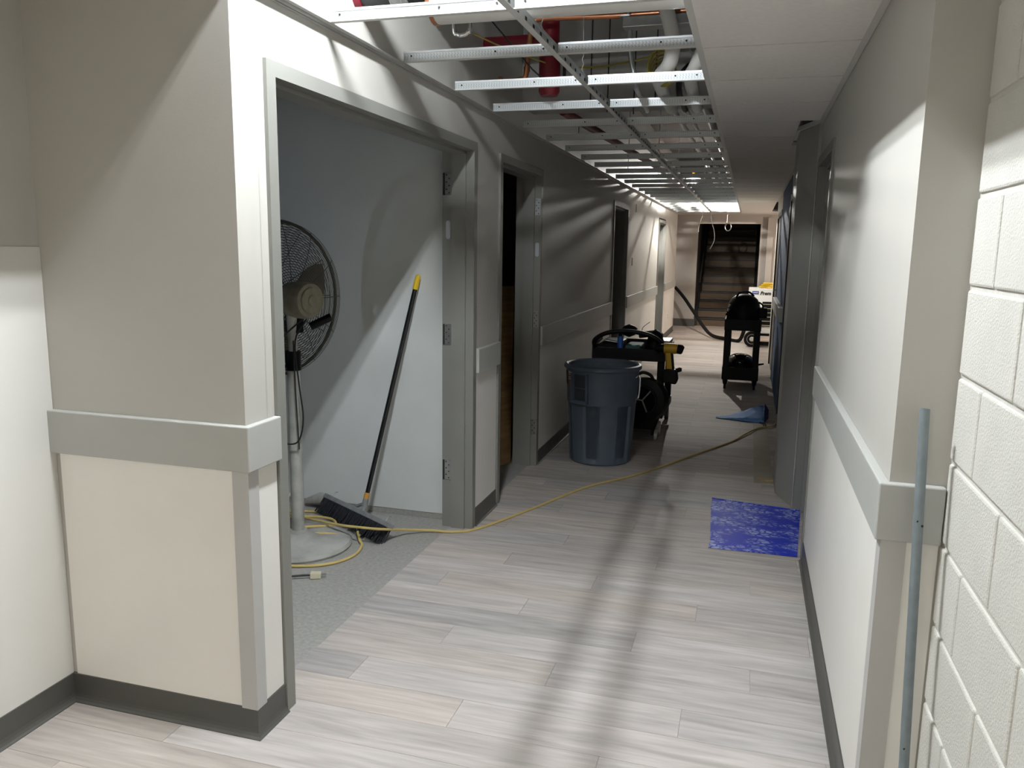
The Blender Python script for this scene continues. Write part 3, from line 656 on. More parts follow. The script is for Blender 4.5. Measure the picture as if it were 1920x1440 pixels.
pipe('black_cable_bundle', [(-.2, 4.3, 2.62), (-.30, 4.3, 2.56), (-.40, 4.4, 2.50), (-.425, 4.6, 2.44), (-.43, 5.1, 2.44)], .016, BLKC, 'black cable bundle beside the white pipes', 'cable', n=5)
pipe('grey_cable', [(-.25, 4.2, 2.62), (-.30, 4.2, 2.53), (-.33, 4.2, 2.545), (-.36, 4.2, 2.60)], .004, STEEL, 'grey looped cable beside the white pipes', 'cable', n=5, seg=6)
# beyond the beam
pipe('sprinkler_main', [(-1.3, 5.6, 2.54), (-1.1, 9.6, 2.56), (-1.1, 16, 2.6)], .03, REDP, 'red sprinkler main running along the corridor', 'pipe')
for i, (x, z, r, m, c) in enumerate(((-.62, 2.62, .02, STEEL, 'galvanised'), (-.50, 2.58, .013, STEEL, 'thin galvanised'), (-.40, 2.66, .035, PVC, 'white jacketed'), (-1.02, 2.60, .013, STEEL, 'slim steel'), (-.28, 2.60, .02, IRON, 'dark iron'))):
    op = pipe('overhead_pipe', [(x, 5.46, z), (x+.05, 10, z+.02), (x+.02, 16.5, z)], r, m, c+' pipe running lengthwise beyond the beam', 'pipe')
    for j in range(3):
        yy = 9.4+1.7*j+.37*i
        MB().lathe([(r+.002, 0), (r+.02, .02), (r+.014, .07), (r+.024, .11), (r+.002, .15)], (x+.046-.004*j, yy, z+.017), (0, 1, 0), 9).build('foil_wrap', FOIL, op)
for i in range(4):
    y = 6.1+i*2.2; x = -1.29+.05*i
    pipe('rod_hanger', [(x, y, 2.42), (x, y, DECKZ)], .004, STEEL, ORD[i]+' thin hanger rod beside the red sprinkler main, counting from the beam', 'rod', 'hanger rods beyond the beam', seg=6)
# loose wires at the corridor end
def px_pts(*a): return list(a)
pipe('hanging_wire', [(-.93, 15.9, DECKZ), (-.93, 15.9, 2.36), (-.95, 15.9, 2.22), (-.99, 15.9, 2.05), (-.985, 15.9, 1.98)], .006, TAG, 'cream cable end dangling at the corridor end', 'cable', seg=6, n=4)
pipe('hanging_wire', [(-.77, 15.9, DECKZ), (-.77, 15.9, 2.40), (-.76, 15.9, 2.2), (-.70, 15.9, 2.0), (-.69, 15.9, 1.82), (-.76, 15.9, 1.66)], .006, STEEL, 'long grey cable dangling at the corridor end', 'cable', seg=6, n=4)
pipe('hanging_wire', [(-.84, 15.8, 2.38), (-.6, 15.8, 2.335), (-.50, 15.8, 2.345), (-.46, 15.8, 2.30)], .012, PVC, 'pale cable looped under the last tees', 'cable', seg=6, n=4)
pipe('cable_loop', [(-.53, 17.7, DECKZ), (-.53, 17.7, 2.3)]+[(-.5-.06*math.cos(a), 17.7+.01*a, 2.13+.08*math.sin(a)) for a in [.9-k*.5 for k in range(14)]], .011, STEEL, 'grey cable loop hanging before the stairs', 'cable', seg=6, n=3)

# ---------------------------------------------------------------- stairs at the end
st = thing('staircase', (-.48, 18.1, 0), 'brown wooden staircase rising in the dark beyond the corridor end', 'staircase')
for k in range(15):
    z0, y0 = k*.18, 18.12+k*.26
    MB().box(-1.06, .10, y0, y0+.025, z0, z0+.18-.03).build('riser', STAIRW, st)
    MB().box(-1.06, .10, y0-.025, y0+.27, z0+.145, z0+.18).build('tread', STAIRD, st)  # treads coloured dark to paint the shadow lines under the nosings
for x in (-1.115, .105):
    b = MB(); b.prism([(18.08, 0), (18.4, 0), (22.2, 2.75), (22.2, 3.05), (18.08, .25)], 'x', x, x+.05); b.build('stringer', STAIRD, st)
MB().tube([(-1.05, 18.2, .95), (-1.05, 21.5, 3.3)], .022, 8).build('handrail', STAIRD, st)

# ---------------------------------------------------------------- pedestal fan
FX, FY = -2.26, 3.66
fan = thing('pedestal_fan', (FX, FY, 0), 'dusty grey pedestal fan with wire cage inside the fan room', 'fan')
MB().lathe([(.28, 0), (.285, .012), (.275, .028), (.25, .036), (.12, .05), (.05, .075), (.045, .09), (.0, .09)], (FX, FY, 0), seg=48).build('base', FANB, fan, True)
pole = MB(); pole.cyl((FX, FY, .08), (FX, FY, .98), .034, seg=18); pole.build('pole', FANP, fan, True)
MB().cyl((FX, FY, .96), (FX, FY, 1.06), .04, seg=18).build('height_collar', BLACKP, fan, True)
MB().cyl((FX, FY, 1.05), (FX, FY, 1.26), .022, .03, seg=14).build('upper_pole', FANP, fan, True)
AX = Vector((.95, -.31, .0)).normalized(); HC = Vector((FX-.10, FY+.06, 1.325)); U = Vector((-AX.y, AX.x, 0)); Wv = AX.cross(U)
MB().lathe([(.0, 0), (.05, 0), (.085, .01), (.095, .05), (.095, .15), (.088, .17), (.07, .172), (.068, .182), (.03, .184), (.028, .19), (0, .19)], HC+AX*.06, AX, 24).build('motor', MOTOR, fan, True)
MB().lathe([(.04, -.02), (.045, .0), (.04, .06)], HC, AX, 18).build('hub', BLACKP, fan, True)
MB().obox(HC+AX*.10-Vector((0, 0, .11)), AX, U, Wv, .04, .025, .06).build('neck_bracket', BLACKP, fan)
MB().cyl(HC+AX*.20+U*.02-Vector((0, 0, .135)), HC+AX*.27+U*.10-Vector((0, 0, .085)), .021, seg=12).build('tilt_knob', BLACKP, fan, True)
for k in range(3):
    a0 = k*2*PI/3+.3; vs = []; 
    for i in range(7):
        rr = .05+.29*i/6; wd = .35+.25*math.sin(PI*i/6)
        for j in range(4):
            an = a0+(j/3-.5)*wd*(1.5 if i else 1.); vs.append(HC+(U*math.cos(an)+Wv*math.sin(an))*rr+AX*(-.02+.05*(j/3-.5)))
    b = MB(); b.add(vs, [(i*4+j, i*4+j+1, i*4+j+5, i*4+j+4) for i in range(6) for j in range(3)])
    o = b.build('blade', BLADE, fan, True); md = o.modifiers.new('thick', 'SOLIDIFY'); md.thickness = .003
FR = .40
gr = MB(); gf = MB()
for k in range(25):
    rr = .075+(FR-.075)*k/24; dome = .075*(1-(rr/FR)**3)
    gr.torus(HC+AX*(.02+dome*.9), AX, rr, .0019, 56, 4); gf.torus(HC-AX*(.06+dome*.6), AX, rr, .0019, 56, 4)
for k in range(12):
    a = 2*PI*k/12
    for b, s_, o_ in ((gr, 1, .02), (gf, -1, .06)):
        b.tube([HC+(U*math.cos(a)+Wv*math.sin(a))*rr+AX*s_*(o_+.075*(.9 if s_ > 0 else .6)*(1-(rr/FR)**3)) for rr in [.07+(FR-.07)*q/8 for q in range(9)]], .0022, 4)
gr.build('rear_grille', FANM, fan, kind='stuff'); gf.build('front_grille', FANM, fan, kind='stuff')
MB().torus(HC-AX*.02, AX, FR+.004, .009, 56, 8).build('rim', FANM, fan, True)
MB().tube(smoothpath([HC+AX*.2-Vector((0, 0, .09)), (FX+.045, FY-.05, 1.12), (FX+.06, FY-.05, .9), (FX+.085, FY-.06, .72), (FX+.06, FY-.07, .60), (FX-.02, FY-.06, .575), (FX-.12, FY-.02, .58)], 6), .0042, 6).build('cord', BLKC, fan, True)
MB().tube(smoothpath([HC+AX*.18-Vector((0, 0, .09)), (FX-.03, FY-.05, 1.13), (FX-.045, FY-.04, 1.04), (FX-.01, FY-.05, .97)], 5), .0042, 6).build('motor_lead', BLKC, fan, True)
MB().tube(smoothpath([(FX+.028, FY-.04, 1.12), (FX+.038, FY-.05, .9), (FX+.05, FY-.05, .55)], 5), .0035, 6).build('pull_cord', BLKC, fan, True)
MB().tube(smoothpath([(FX-.02, FY-.04, .30), (FX-.06, FY-.08, .18), (FX-.12, FY-.05, .10), (FX-.3, FY+.05, .06)], 5), .004, 6).build('spare_cord', PVC, fan, True)

# ---------------------------------------------------------------- push broom
br = thing('push_broom', (-2.1, 4.0, 0), 'push broom with black handle and yellow tip leaning on the room wall', 'broom')
A, B = Vector((-2.41, 4.17, 0)), Vector((-1.84, 3.82, 0)); d = (B-A).normalized(); nrm = Vector((-d.y, d.x, 0)); mid = (A+B)/2
tip = Vector((-1.81, 4.268, 1.45)); root = mid+nrm*.075+Vector((0, 0, .118))+d*.03
hd = (tip-root).normalized()
tilt = (Vector((0, 0, 1))+nrm*.75).normalized()   # block leans so that the bristle face shows
side = d.cross(tilt).normalized(); half = (B-A).length/2
cc = mid+Vector((0, 0, .092))+nrm*.045
b = MB(); b.obox(cc, d, side, tilt, half+.005, .032, .014); b.build('block', BROOMG, br, bevel=.004)
bb = MB()
for i in range(64):
    for j in range(5):
        p = cc-tilt*.012+d*(half*(-1+2*(i+.5)/64)+random.uniform(-.002, .002))+side*(-.026+.013*j)
        q = p-tilt*.10+d*random.uniform(-.012, .012)+side*((-.026+.013*j)*.5+random.uniform(-.006, .006))
        if q.z < .002: q.z = .002
        bb.cyl(p, q, .0042, .0024, 5)
bb.build('bristles', BRIST, br, kind='stuff')
bi = MB().obox(cc-tilt*.05, d, side, tilt, half-.008, .022, .036).build('bristle_core', BRIST, br)
MB().cyl(root, root+hd*.05, .019, .017, 14).build('socket', BROOMG, br, True)
MB().tube([cc+tilt*.01+d*.05, root+hd*.02, cc+tilt*.01-d*.05], .010, 8).build('brace', BROOMG, br)
MB().cyl(root+hd*.045, root+hd*.085, .0165, seg=12).build('ferrule', WOODO, br, True)
MB().cyl(root+hd*.085, tip-hd*.085, .0135, seg=12).build('handle', BLACKG, br, True)
MB().lathe([(.0145, 0), (.0155, .01), (.0155, .07), (.012, .083), (.0, .087)], tip-hd*.087, hd, 12).build('grip_tip', YELH, br, True)
for s_ in (-1, 1): MB().tube(smoothpath([cc+d*half*s_*.86+tilt*.012, cc+d*half*s_*.86+tilt*.045, cc+d*(half*s_*.86+.02)+tilt*.05], 4), .003, 5).build('brace_bolt', STEEL, br)

RAG = [(-2.56, .035), (-2.47, .06), (-2.38, .045), (-2.33, .02)]
b = MB(); b.tube([(x, 4.255, z) for x, z in RAG], [.02, .04, .03, .016], 9); b.build('crumpled_rag', FANP, None, True, label='pale grey crumpled rag against the room wall behind the broom', cat='rag')
# ---------------------------------------------------------------- extension cord and plug
CR = .0075
pts = [(.335, 7.95), (.324, 7.863), (.30, 7.72), (.248, 7.64), (.16, 7.55), (.059, 7.294), (-.07, 6.928), (-.344, 6.356), (-.677, 5.672), (-.98, 5.217), (-1.208, 4.658), (-1.409, 4.212), (-1.53, 4.10)]
path = [(x, y, .014 if x > .05 else CR) for x, y in pts]+[(-1.65, 4.07, .012), (-1.772, 3.975, .035), (-1.836, 3.80, .09), (-1.92, 3.765, .10), (-2.077, 3.80, .085), (-2.27, 3.90, .055), (-2.52, 4.03, .02), (-2.65, 4.04, CR), (-2.75, 3.9, CR), (-2.75, 3.55, CR), (-2.5, 3.33, CR), (-2.128, 3.375, CR), (-1.963, 3.46, CR), (-1.90, 3.60, CR), (-1.925, 3.74, CR), (-1.97, 3.80, .02), (-2.05, 3.95, .03), (-2.044, 4.12, CR), (-2.12, 4.20, CR), (-2.24, 4.21, CR), (-2.5, 4.15, CR), (-2.9, 4.0, CR)]
MB().tube(smoothpath(path, 8), CR, 8).build('extension_cord', CORDY, smooth=True, label='pale yellow extension cord snaking from the fan room across the corridor floor', cat='cord')
path = [(-2.9, 3.7, .02), (-2.65, 3.62, .03), (-2.339, 3.72, .066), (-2.243, 3.83, .05), (-2.19, 3.93, .03), (-2.27, 4.02, .03), (-2.45, 4.0, .03), (-2.7, 3.85, .03), (-2.6, 3.6, .05), (-2.36, 3.60, .062), (-2.18, 3.72, .054), (-2.05, 3.83, .02)]
MB().tube(smoothpath(path, 8), CR, 8).build('extension_cord', CORDY, smooth=True, label='second pale yellow cord looped over the fan base', cat='cord')
t = thing('plug', (-1.945, 3.293, 0), 'cream coloured cord plug lying on the bare concrete', 'plug')
u = Vector((.93, .36, 0)).normalized(); c = Vector((-1.945, 3.293, .016)); v = Vector((-u.y, u.x, 0))
MB().obox(c, u, v, (0, 0, 1), .026, .017, .015).build('body', TAG, t, bevel=.004)
for s_ in (-.008, .008): MB().obox(c+u*.038+v*s_, u, v, (0, 0, 1), .012, .0012, .004).build('prong', STEEL, t)
MB().tube(smoothpath([c-u*.026, c-u*.08-v*.004, c-u*.2-v*.02, c-u*.5-v*.03], 4), .005, 6).build('lead', BLKC, t, True)

# ---------------------------------------------------------------- rubbish bin
BX, BY = -1.035, 6.02
bn = thing('rubbish_bin', (BX, BY, 0), 'big round dark grey plastic rubbish bin standing open by the left wall', 'bin')
R0, R1, BH = .235, .288, .735
def rad(z): return R0+(R1-.012-R0)*z/BH
SEG = 96; rings = []
CA = math.radians(-97)                      # side turned to the camera
zs = [0, .012, .05, .2, .40, .44, .452, .462, .48, .55, .62, .66, .70, BH]
for z in zs:
    row_ = []
    for k in range(SEG):
        a = 2*PI*k/SEG; r_ = rad(z)-(.012 if z == 0 else 0)
        da = (a-CA+PI) % (2*PI)-PI
        # vertical recessed panels below the shoulder
        ph = (da+math.radians(18)) % math.radians(60)
        if .012 < z < .455 and math.radians(6) < ph < math.radians(31): r_ -= .016
        elif .455 <= z: r_ += .004
        row_.append((BX+r_*math.cos(a), BY+r_*math.sin(a), z))
    rings.append(row_)
b = MB(); b.rings(rings, cap=False); b.f.append(tuple(range(SEG-1, -1, -1)))
o_ = len(b.v); inner = [[(BX+(rad(z)-.016)*math.cos(2*PI*k/SEG), BY+(rad(z)-.016)*math.sin(2*PI*k/SEG), z) for k in range(SEG)] for z in (BH, .5, .25, .02)]
b.build('body', GREYP, bn, True)
bi = MB(); bi.rings(inner, cap=False); bi.f.append(tuple(3*SEG+i for i in range(SEG))); bi.build('liner_wall', GREYPIN, bn, True)
MB().lathe([(R1-.022, BH-.02), (R1-.006, BH-.022), (R1+.006, BH-.012), (R1+.008, BH), (R1+.002, BH+.014), (R1-.012, BH+.019), (R1-.026, BH+.012), (R1-.03, BH-.01), (R1-.022, BH-.02)], (BX, BY, 0), seg=72, cap=False).build('rim', GREYP, bn, True)
def on_bin(da, z, off=0.): a = CA+da; rr = rad(z)+off; return Vector((BX+rr*math.cos(a), BY+rr*math.sin(a), z))
def bin_patch(name, d0, d1, z0, z1, off, th, m, par):
    b = MB(); n_ = 8; ring = []
    for i in range(n_+1):
        da = math.radians(d0+(d1-d0)*i/n_); ring.append([on_bin(da, z0, off), on_bin(da, z1, off), on_bin(da, z1, off-th), on_bin(da, z0, off-th)])
    return b.rings(ring).build(name, m, par)
for c0 in (-20, 160):
    hnd = bin_patch('handle', c0-14, c0+14, .475, .50, .04, .045, GREYP, bn)
    bin_patch('handle_shade', c0-12, c0+12, .50, .69, .0062, .004, BINSHADE, bn)  # dark patch on the bin wall, painting the shade of the handle pocket
    bin_patch('handle_side', c0-15, c0-12, .475, .70, .032, .036, GREYP, bn); bin_patch('handle_side', c0+12, c0+15, .475, .70, .032, .036, GREYP, bn)
    bin_patch('grip_bar', c0-12, c0+12, .585, .592, .014, .012, GREYP, bn)
bin_patch('warning_label', -50, -38, .64, .70, .006, .004, TAG, bn)
for k, m in enumerate((TAGR, TAGK, TAGR)): bin_patch('label_stripe', -49, -39, .648+k*.016, .658+k*.016, .0072, .003, m, bn)
bin_patch('lower_label', -49, -39, .575, .625, .006, .004, TAGR, bn)
bin_patch('side_label', -66, -53, .60, .70, .006, .004, TAGK, bn)
MB().tube(smoothpath([on_bin(math.radians(82), .67, .0), on_bin(math.radians(82), .68, .03), on_bin(math.radians(83), .60, .035), on_bin(math.radians(84), .52, .03), on_bin(math.radians(80), .50, .012)], 5), .008, 8).build('tie_down', CHROME, bn, True)

# ---------------------------------------------------------------- tool cart behind the bin
def caster(par, x, y, r=.055, w=.03, m=BLACKR):
    c_ = MB().cyl((x-w/2, y, r), (x+w/2, y, r), r, seg=18).build('caster', m, par, True)
    MB().cyl((x-w/2-.002, y, r), (x+w/2+.002, y, r), r*.55, seg=14).build('wheel_hub', PVC, c_, True)
    MB().prism([(y-.02, r), (y+.02, r), (y+.03, r*2+.03), (y-.03, r*2+.03)], 'x', x-w/2-.008, x-w/2-.003).build('fork', STEEL, c_)
    return c_
def tray(par, name, x0, x1, y0, y1, z0, z1, m):
    b = MB(); tk = .012
    b.box(x0, x1, y0, y1, z0, z0+tk)
    o_ = b.build(name, m, par, bevel=.004)
    for a_ in ((x0, x1, y0, y0+tk, z0+tk, z1), (x0, x1, y1-tk, y1, z0+tk, z1), (x0, x0+tk, y0+tk, y1-tk, z0+tk, z1), (x1-tk, x1, y0+tk, y1-tk, z0+tk, z1)):
        MB().box(*a_).build('tray_lip', m, o_)
    return o_
X0, X1, Y0, Y1 = -1.30, -.66, 6.97, 7.80
tc_ = thing('tool_cart', ((X0+X1)/2, (Y0+Y1)/2, 0), 'black two shelf tool cart standing behind the rubbish bin', 'cart')
tray(tc_, 'top_tray', X0, X1, Y0, Y1, .655, .76, BLACKP); tray(tc_, 'lower_tray', X0, X1, Y0, Y1, .155, .23, BLACKP)
for x, y in ((X0+.035, Y0+.05), (X1-.035, Y0+.05), (X0+.035, Y1-.05), (X1-.035, Y1-.05)):
    MB().box(x-.03, x+.03, y-.035, y+.035, .167, .655).build('post', BLACKP, tc_, bevel=.008); caster(tc_, x, y, .062, .034, GREYP if (x, y) != (X1-.035, Y0+.05) else PVC)
MB().tube(smoothpath([(X0+.02, Y0+.01, .76), (X0+.03, Y0-.03, .83), (X0+.14, Y0-.05, .895), ((X0+X1)/2, Y0-.05, .915), (X1-.14, Y0-.05, .89), (X1-.03, Y0-.03, .82), (X1-.02, Y0+.01, .75)], 6), .020, 10).build('push_handle', BLACKP, tc_, True)
MB().prism([(X0, .76), (X0+.04, .80), (X0+.04, .835), (X0, .80)], 'y', Y0, Y0+.3).build('corner_pocket', BLACKP, tc_)
def lump(name, c, r, m, label, cat, seed, seg=12):
    rnd = random.Random(seed); b = MB(); rr = []
    for j in range(7):
        t_ = -1+2*j/6; q = math.sqrt(max(0, 1-t_*t_))+.05
        rr.append([(c[0]+r[0]*q*math.cos(2*PI*k/seg)*rnd.uniform(.8, 1.1), c[1]+r[1]*q*math.sin(2*PI*k/seg)*rnd.uniform(.8, 1.1), c[2]+r[2]*t_) for k in range(seg)])
    return b.rings(rr).build(name, m, None, True, label=label, cat=cat)
MB().box(-1.23, -1.06, 7.1, 7.45, .670, .80).build('tool_case', BLACKP, label='black tool case in the cart top tray', cat='case', bevel=.01)
MB().box(-1.03, -.89, 7.08, 7.40, .670, .775).build('folded_cloth', TEAL, label='dark teal folded cloth in the cart top tray', cat='cloth', bevel=.015)
MB().cyl((-1.2, 7.05, .815), (-1.04, 7.08, .79), .012, seg=10).build('steel_bar', CHROME, smooth=True, label='bright steel bar lying across the cart top tray', cat='bar')
t = thing('spray_can', (-1.06, 7.02, .667), 'slim blue tube standing upright in the cart top tray', 'tube')
MB().cyl((-1.06, 7.02, .667), (-1.06, 7.02, .86), .026, seg=16).build('body', BLUET, t, True); MB().cyl((-1.06, 7.02, .86), (-1.06, 7.02, .90), .018, .014, seg=12).build('cap', BLACKP, t, True)
lump('cable_bundle', (-1.03, 7.35, .88), (.07, .08, .06), BLACKP, 'black cable bundle heaped on the cart', 'cable', 3)
t = thing('hot_glue_gun', (-.83, 7.3, .78), 'black hand tool with a thin antenna wire on the cart', 'tool')
MB().obox((-.86, 7.3, .86), (1, 0, .15), (0, 1, 0), (-.15, 0, 1), .075, .03, .028).build('body', BLACKP, t, bevel=.01)
MB().obox((-.80, 7.3, .82), (.4, 0, 1), (0, 1, 0), (1, 0, -.4), .05, .02, .02).build('grip', BLACKP, t, bevel=.008)
MB().tube(smoothpath([(-.91, 7.3, .87), (-.9, 7.3, .92), (-.84, 7.3, .97)], 4), .003, 5).build('wire', BLKC, t)
MB().box(-.80, -.66, 7.35, 7.66, .765, .80).build('clipboard', GUARD, label='pale board lying on the cart edge', cat='board', bevel=.003)
lump('tool_bag', (-.765, 7.13, .80), (.08, .12, .125), BLACKP, 'black soft tool bag on the cart corner', 'bag', 9)
# cordless drill hung on the side
dr = thing('cordless_drill', (-.60, 6.86, .46), 'yellow and black cordless drill hanging on the side of the cart', 'drill')
MB().tube([(-.66, 6.86, .79), (-.57, 6.86, .79), (-.55, 6.86, .79)], [.045, .045, .04], 16).build('motor_housing', TOOLY, dr, True)
MB().tube([(-.55, 6.86, .79), (-.515, 6.86, .785), (-.50, 6.86, .78)], [.041, .041, .03], 16).build('rear_cap', BLACKP, dr, True)
MB().tube([(-.74, 6.86, .79), (-.70, 6.86, .79), (-.66, 6.86, .79)], [.02, .034, .038], 14).build('chuck', BLACKP, dr, True)
MB().obox((-.615, 6.86, .69), (1, 0, .12), (0, 1, 0), (-.12, 0, 1), .026, .026, .085).build('grip', TOOLY, dr, bevel=.01)
MB().obox((-.587, 6.86, .68), (1, 0, .12), (0, 1, 0), (-.12, 0, 1), .012, .024, .085).build('grip_rubber', BLACKP, dr, bevel=.006)
MB().prism([(-.66, .50), (-.545, .49), (-.53, .53), (-.545, .615), (-.62, .62), (-.665, .60)], 'y', 6.815, 6.905).build('battery', BLACKP, dr, bevel=.012)
MB().tube([(-.56, 6.86, .60), (-.52, 6.86, .615), (-.505, 6.86, .615)], [.018, .02, .014], 12).build('side_knob', BLACKP, dr, True)
MB().tube(smoothpath([(-.66, 6.88, .77), (-.68, 6.92, .76), (-.69, 6.955, .74)], 4), .008, 6).build('hook', STEEL, dr)
# round blower standing on the floor beside the cart
bl = thing('air_blower', (-.83, 6.80, 0), 'black round air blower standing between the bin and the tool cart', 'blower')
BC = Vector((-.79, 6.78, .35)); BA = Vector((-.2, -1, .1)).normalized()
MB().lathe([(0, -.10), (.13, -.10), (.185, -.08), (.195, 0), (.185, .07), (.13, .085), (.115, .06), (0, .05)], BC, BA, 32).build('drum', BLACKP, bl, True)
MB().torus(BC+BA*.09, BA, .12, .012, 32, 8).build('intake_ring', BLACKG, bl, True)
for a_ in range(3): MB().tube([BC+BA*.085+Vector((.115*math.cos(a_*2.1+.9), 0, .115*math.sin(a_*2.1+.9))), BC+BA*.09], .007, 6).build('spoke', STEEL, bl)
MB().tube(smoothpath([BC+Vector((-.10, 0, .13)), BC+Vector((-.085, 0, .20)), BC+Vector((-.03, 0, .235)), BC+Vector((.04, 0, .21)), BC+Vector((.06, 0, .15))], 5), .014, 8).build('carry_handle', BLACKP, bl, True)
MB().prism([(-.98, .10), (-.70, .10), (-.66, .22), (-.70, .30), (-.95, .30)], 'y', 6.74, 6.90).build('housing', BLACKP, bl, bevel=.01)
for x in (-.95, -.72):
    MB().box(x-.012, x+.012, 6.79, 6.85, .04, .11).build('foot', BLACKP, bl); MB().cyl((x+.016, 6.80, .045), (x+.04, 6.80, .045), .045, seg=18).build('wheel', PVC, bl, True)

# ---------------------------------------------------------------- service cart further on
X0, X1, Y0, Y1 = -.25, .165, 9.72, 10.45
sc_ = thing('service_cart', ((X0+X1)/2, (Y0+Y1)/2, 0), 'tall black service cart in the middle of the corridor', 'cart')
tray(sc_, 'lower_shelf', X0, X1, Y0, Y1, .115, .265, BLACKP); tray(sc_, 'top_shelf', X0, X1, Y0, Y1, .70, .83, BLACKP)
for x, y in ((X0+.04, Y0+.05), (X1-.04, Y0+.05), (X0+.04, Y1-.05), (X1-.04, Y1-.05)):
    MB().box(x-.035, x+.035, y-.04, y+.04, .127, .70).build('post', BLACKP, sc_, bevel=.006)
    MB().cyl((x, y, .055), (x, y, .116), .022, .034, seg=10).build('caster_stem', BLACKP, sc_, True); MB().cyl((x-.014, y, .030), (x+.014, y, .030), .030, seg=16).build('caster', BLACKR, sc_, True)
dm = thing('domed_machine', (-.045, 10.0, .712), 'black dome topped shop machine on the service cart', 'machine')
MB().lathe([(.0, 0), (.175, 0), (.19, .03), (.192, .14), (.19, .23), (.178, .29), (.15, .345), (.10, .385), (.05, .40), (0, .402)], (-.045, 10.0, .714), seg=32).build('dome', BLACKP, dm, True)
MB().tube(smoothpath([(-.14, 9.9, 1.07), (-.10, 9.88, 1.135), (0, 9.88, 1.145), (.06, 9.9, 1.10)], 5), .012, 8).build('handle', BLACKG, dm, True)
MB().box(.12, .225, 9.9, 10.1, .84, .96).build('side_motor', BLACKP, dm, bevel=.015)
for (x, z) in ((-.235, .93), (-.255, .88), (-.225, .98), (-.24, .85)): MB().lathe([(.0, 0), (.016, .004), (.016, .02), (0, .028)], (x+.03, 9.83, z), (-1, -.4, 0), 10).build('knob', CHROME if z > .9 else BLACKG, dm, True)
MB().box(-.235, -.20, 9.84, 9.93, .86, .93).build('latch_box', BLACKP, dm, bevel=.008); MB().tube(smoothpath([(.12, 9.86, 1.03), (.165, 9.85, 1.0), (.17, 9.85, .95)], 4), .010, 6).build('cord_hook', BLACKP, dm, True)
vc = thing('vacuum_head', (-.045, 9.98, .127), 'glossy black oval vacuum lid on the cart lower shelf', 'vacuum')
MB().lathe([(.0, 0), (.15, 0), (.155, .10), (.15, .18)], (-.045, 10.0, .129), seg=32).build('tank', BLACKP, vc, True)
MB().ell((-.045, 9.98, .31), .155, .2, .10, 28, 8, z0=0.).build('lid', BLACKG, vc, True)
MB().torus((-.045, 9.98, .312), (0, 0, 1), .158, .008, 32, 6).build('lid_seal', GREYP, vc, True)
MB().cyl((.10, 9.95, .27), (.22, 9.9, .30), .018, .01, seg=10).build('nozzle', BLACKP, vc, True)

# ---------------------------------------------------------------- white unit with wheels
HX0, HX1, HY = .0, .80, 14.4
ht = thing('heater_unit', (.4, 14.7, 0), 'white wheeled portable unit with a navy logo near the stairs', 'heater')
MB().box(HX0, HX1, HY, HY+.6, .235, 1.0).build('cabinet', WHITEH, ht, bevel=.012)
MB().box(HX0, HX0+.12, HY-.02, HY+.02, .13, .236).build('skirt', WHITEH, ht)
MB().box(HX0+.02, HX1-.02, HY+.05, HY+.55, .19, .236).build('chassis', BLACKP, ht)
w_ = MB().lathe([(.07, -.025), (.125, -.028), (.137, -.015), (.137, .015), (.125, .028), (.07, .025)], (.10, HY-.06, .138), (0, 1, 0), 28).build('wheel', BLACKR, ht, True)
MB().lathe([(0, -.03), (.03, -.034), (.045, -.022), (.085, -.026), (.09, -.01), (.09, .02), (0, .02)], (.10, HY-.06, .138), (0, 1, 0), 24).build('rim', PVC, w_, True)
MB().cyl((.10, HY-.06, .138), (.10, HY+.5, .138), .018, seg=10).build('axle', BLACKP, ht)
MB().box(.12, HX1, HY-.03, HY-.01, .04, .10).build('tow_bar', BLACKP, ht)
vt = MB().box(.235, .42, HY-.012, HY, .36, .78).build('vent', BLACKP, ht)
for k in range(6): MB().box(.235, .42, HY-.018, HY-.012, .375+k*.072, .382+k*.072).build('louvre', TAG, vt)
lg = MB().box(.06, .165, HY-.004, HY, .905, .955).build('logo_plate', LOGO, ht)
for k in range(5): MB().box(.073+k*.017, .073+k*.017+.012, HY-.0055, HY-.004, .922, .938).build('logo_letter', WHITEI, lg)
cu = bpy.data.curves.new('lettering', 'FONT'); cu.body = 'Prem'; cu.size = .082; cu.shear = .25; cu.extrude = .001; cu.offset = .0022
to = bpy.data.objects.new('lettering', cu); COL.objects.link(to); dg = bpy.context.evaluated_depsgraph_get()
me = bpy.data.meshes.new_from_object(to.evaluated_get(dg)); bpy.data.objects.remove(to)
me.materials.clear(); me.materials.append(INK); lo_ = bpy.data.objects.new('lettering', me); COL.objects.link(lo_); lo_.parent = ht
lo_.location = Vector((.185, HY-.003, .897))-Vector((.4, 14.7, 0)); lo_.rotation_euler = (PI/2, 0, 0)
t = thing('coiled_hose', (.42, HY+.3, 1.0), 'yellow hose coil lying on the white unit', 'hose')
for k in range(3):
    MB().torus((.42+.02*k, HY+.3, 1.02+.028*k), (.01, .01, 1), .24-.01*k, .015, 32, 8).build('turn', YELH, t, True)
MB().tube(smoothpath([(-2.3, 17.3, 1.55), (-1.47, 17.2, .85), (-1.06, 16.6, .43), (-.82, 16.0, .19), (-.62, 15.5, .06), (-.35, 15.2, .035), (-.12, 14.95, .04), (-.04, 14.7, .25)], 8), .033, 10).build('air_hose', BLACKR, smooth=True, label='thick black hose drooping from the side hall to the white unit', cat='hose')

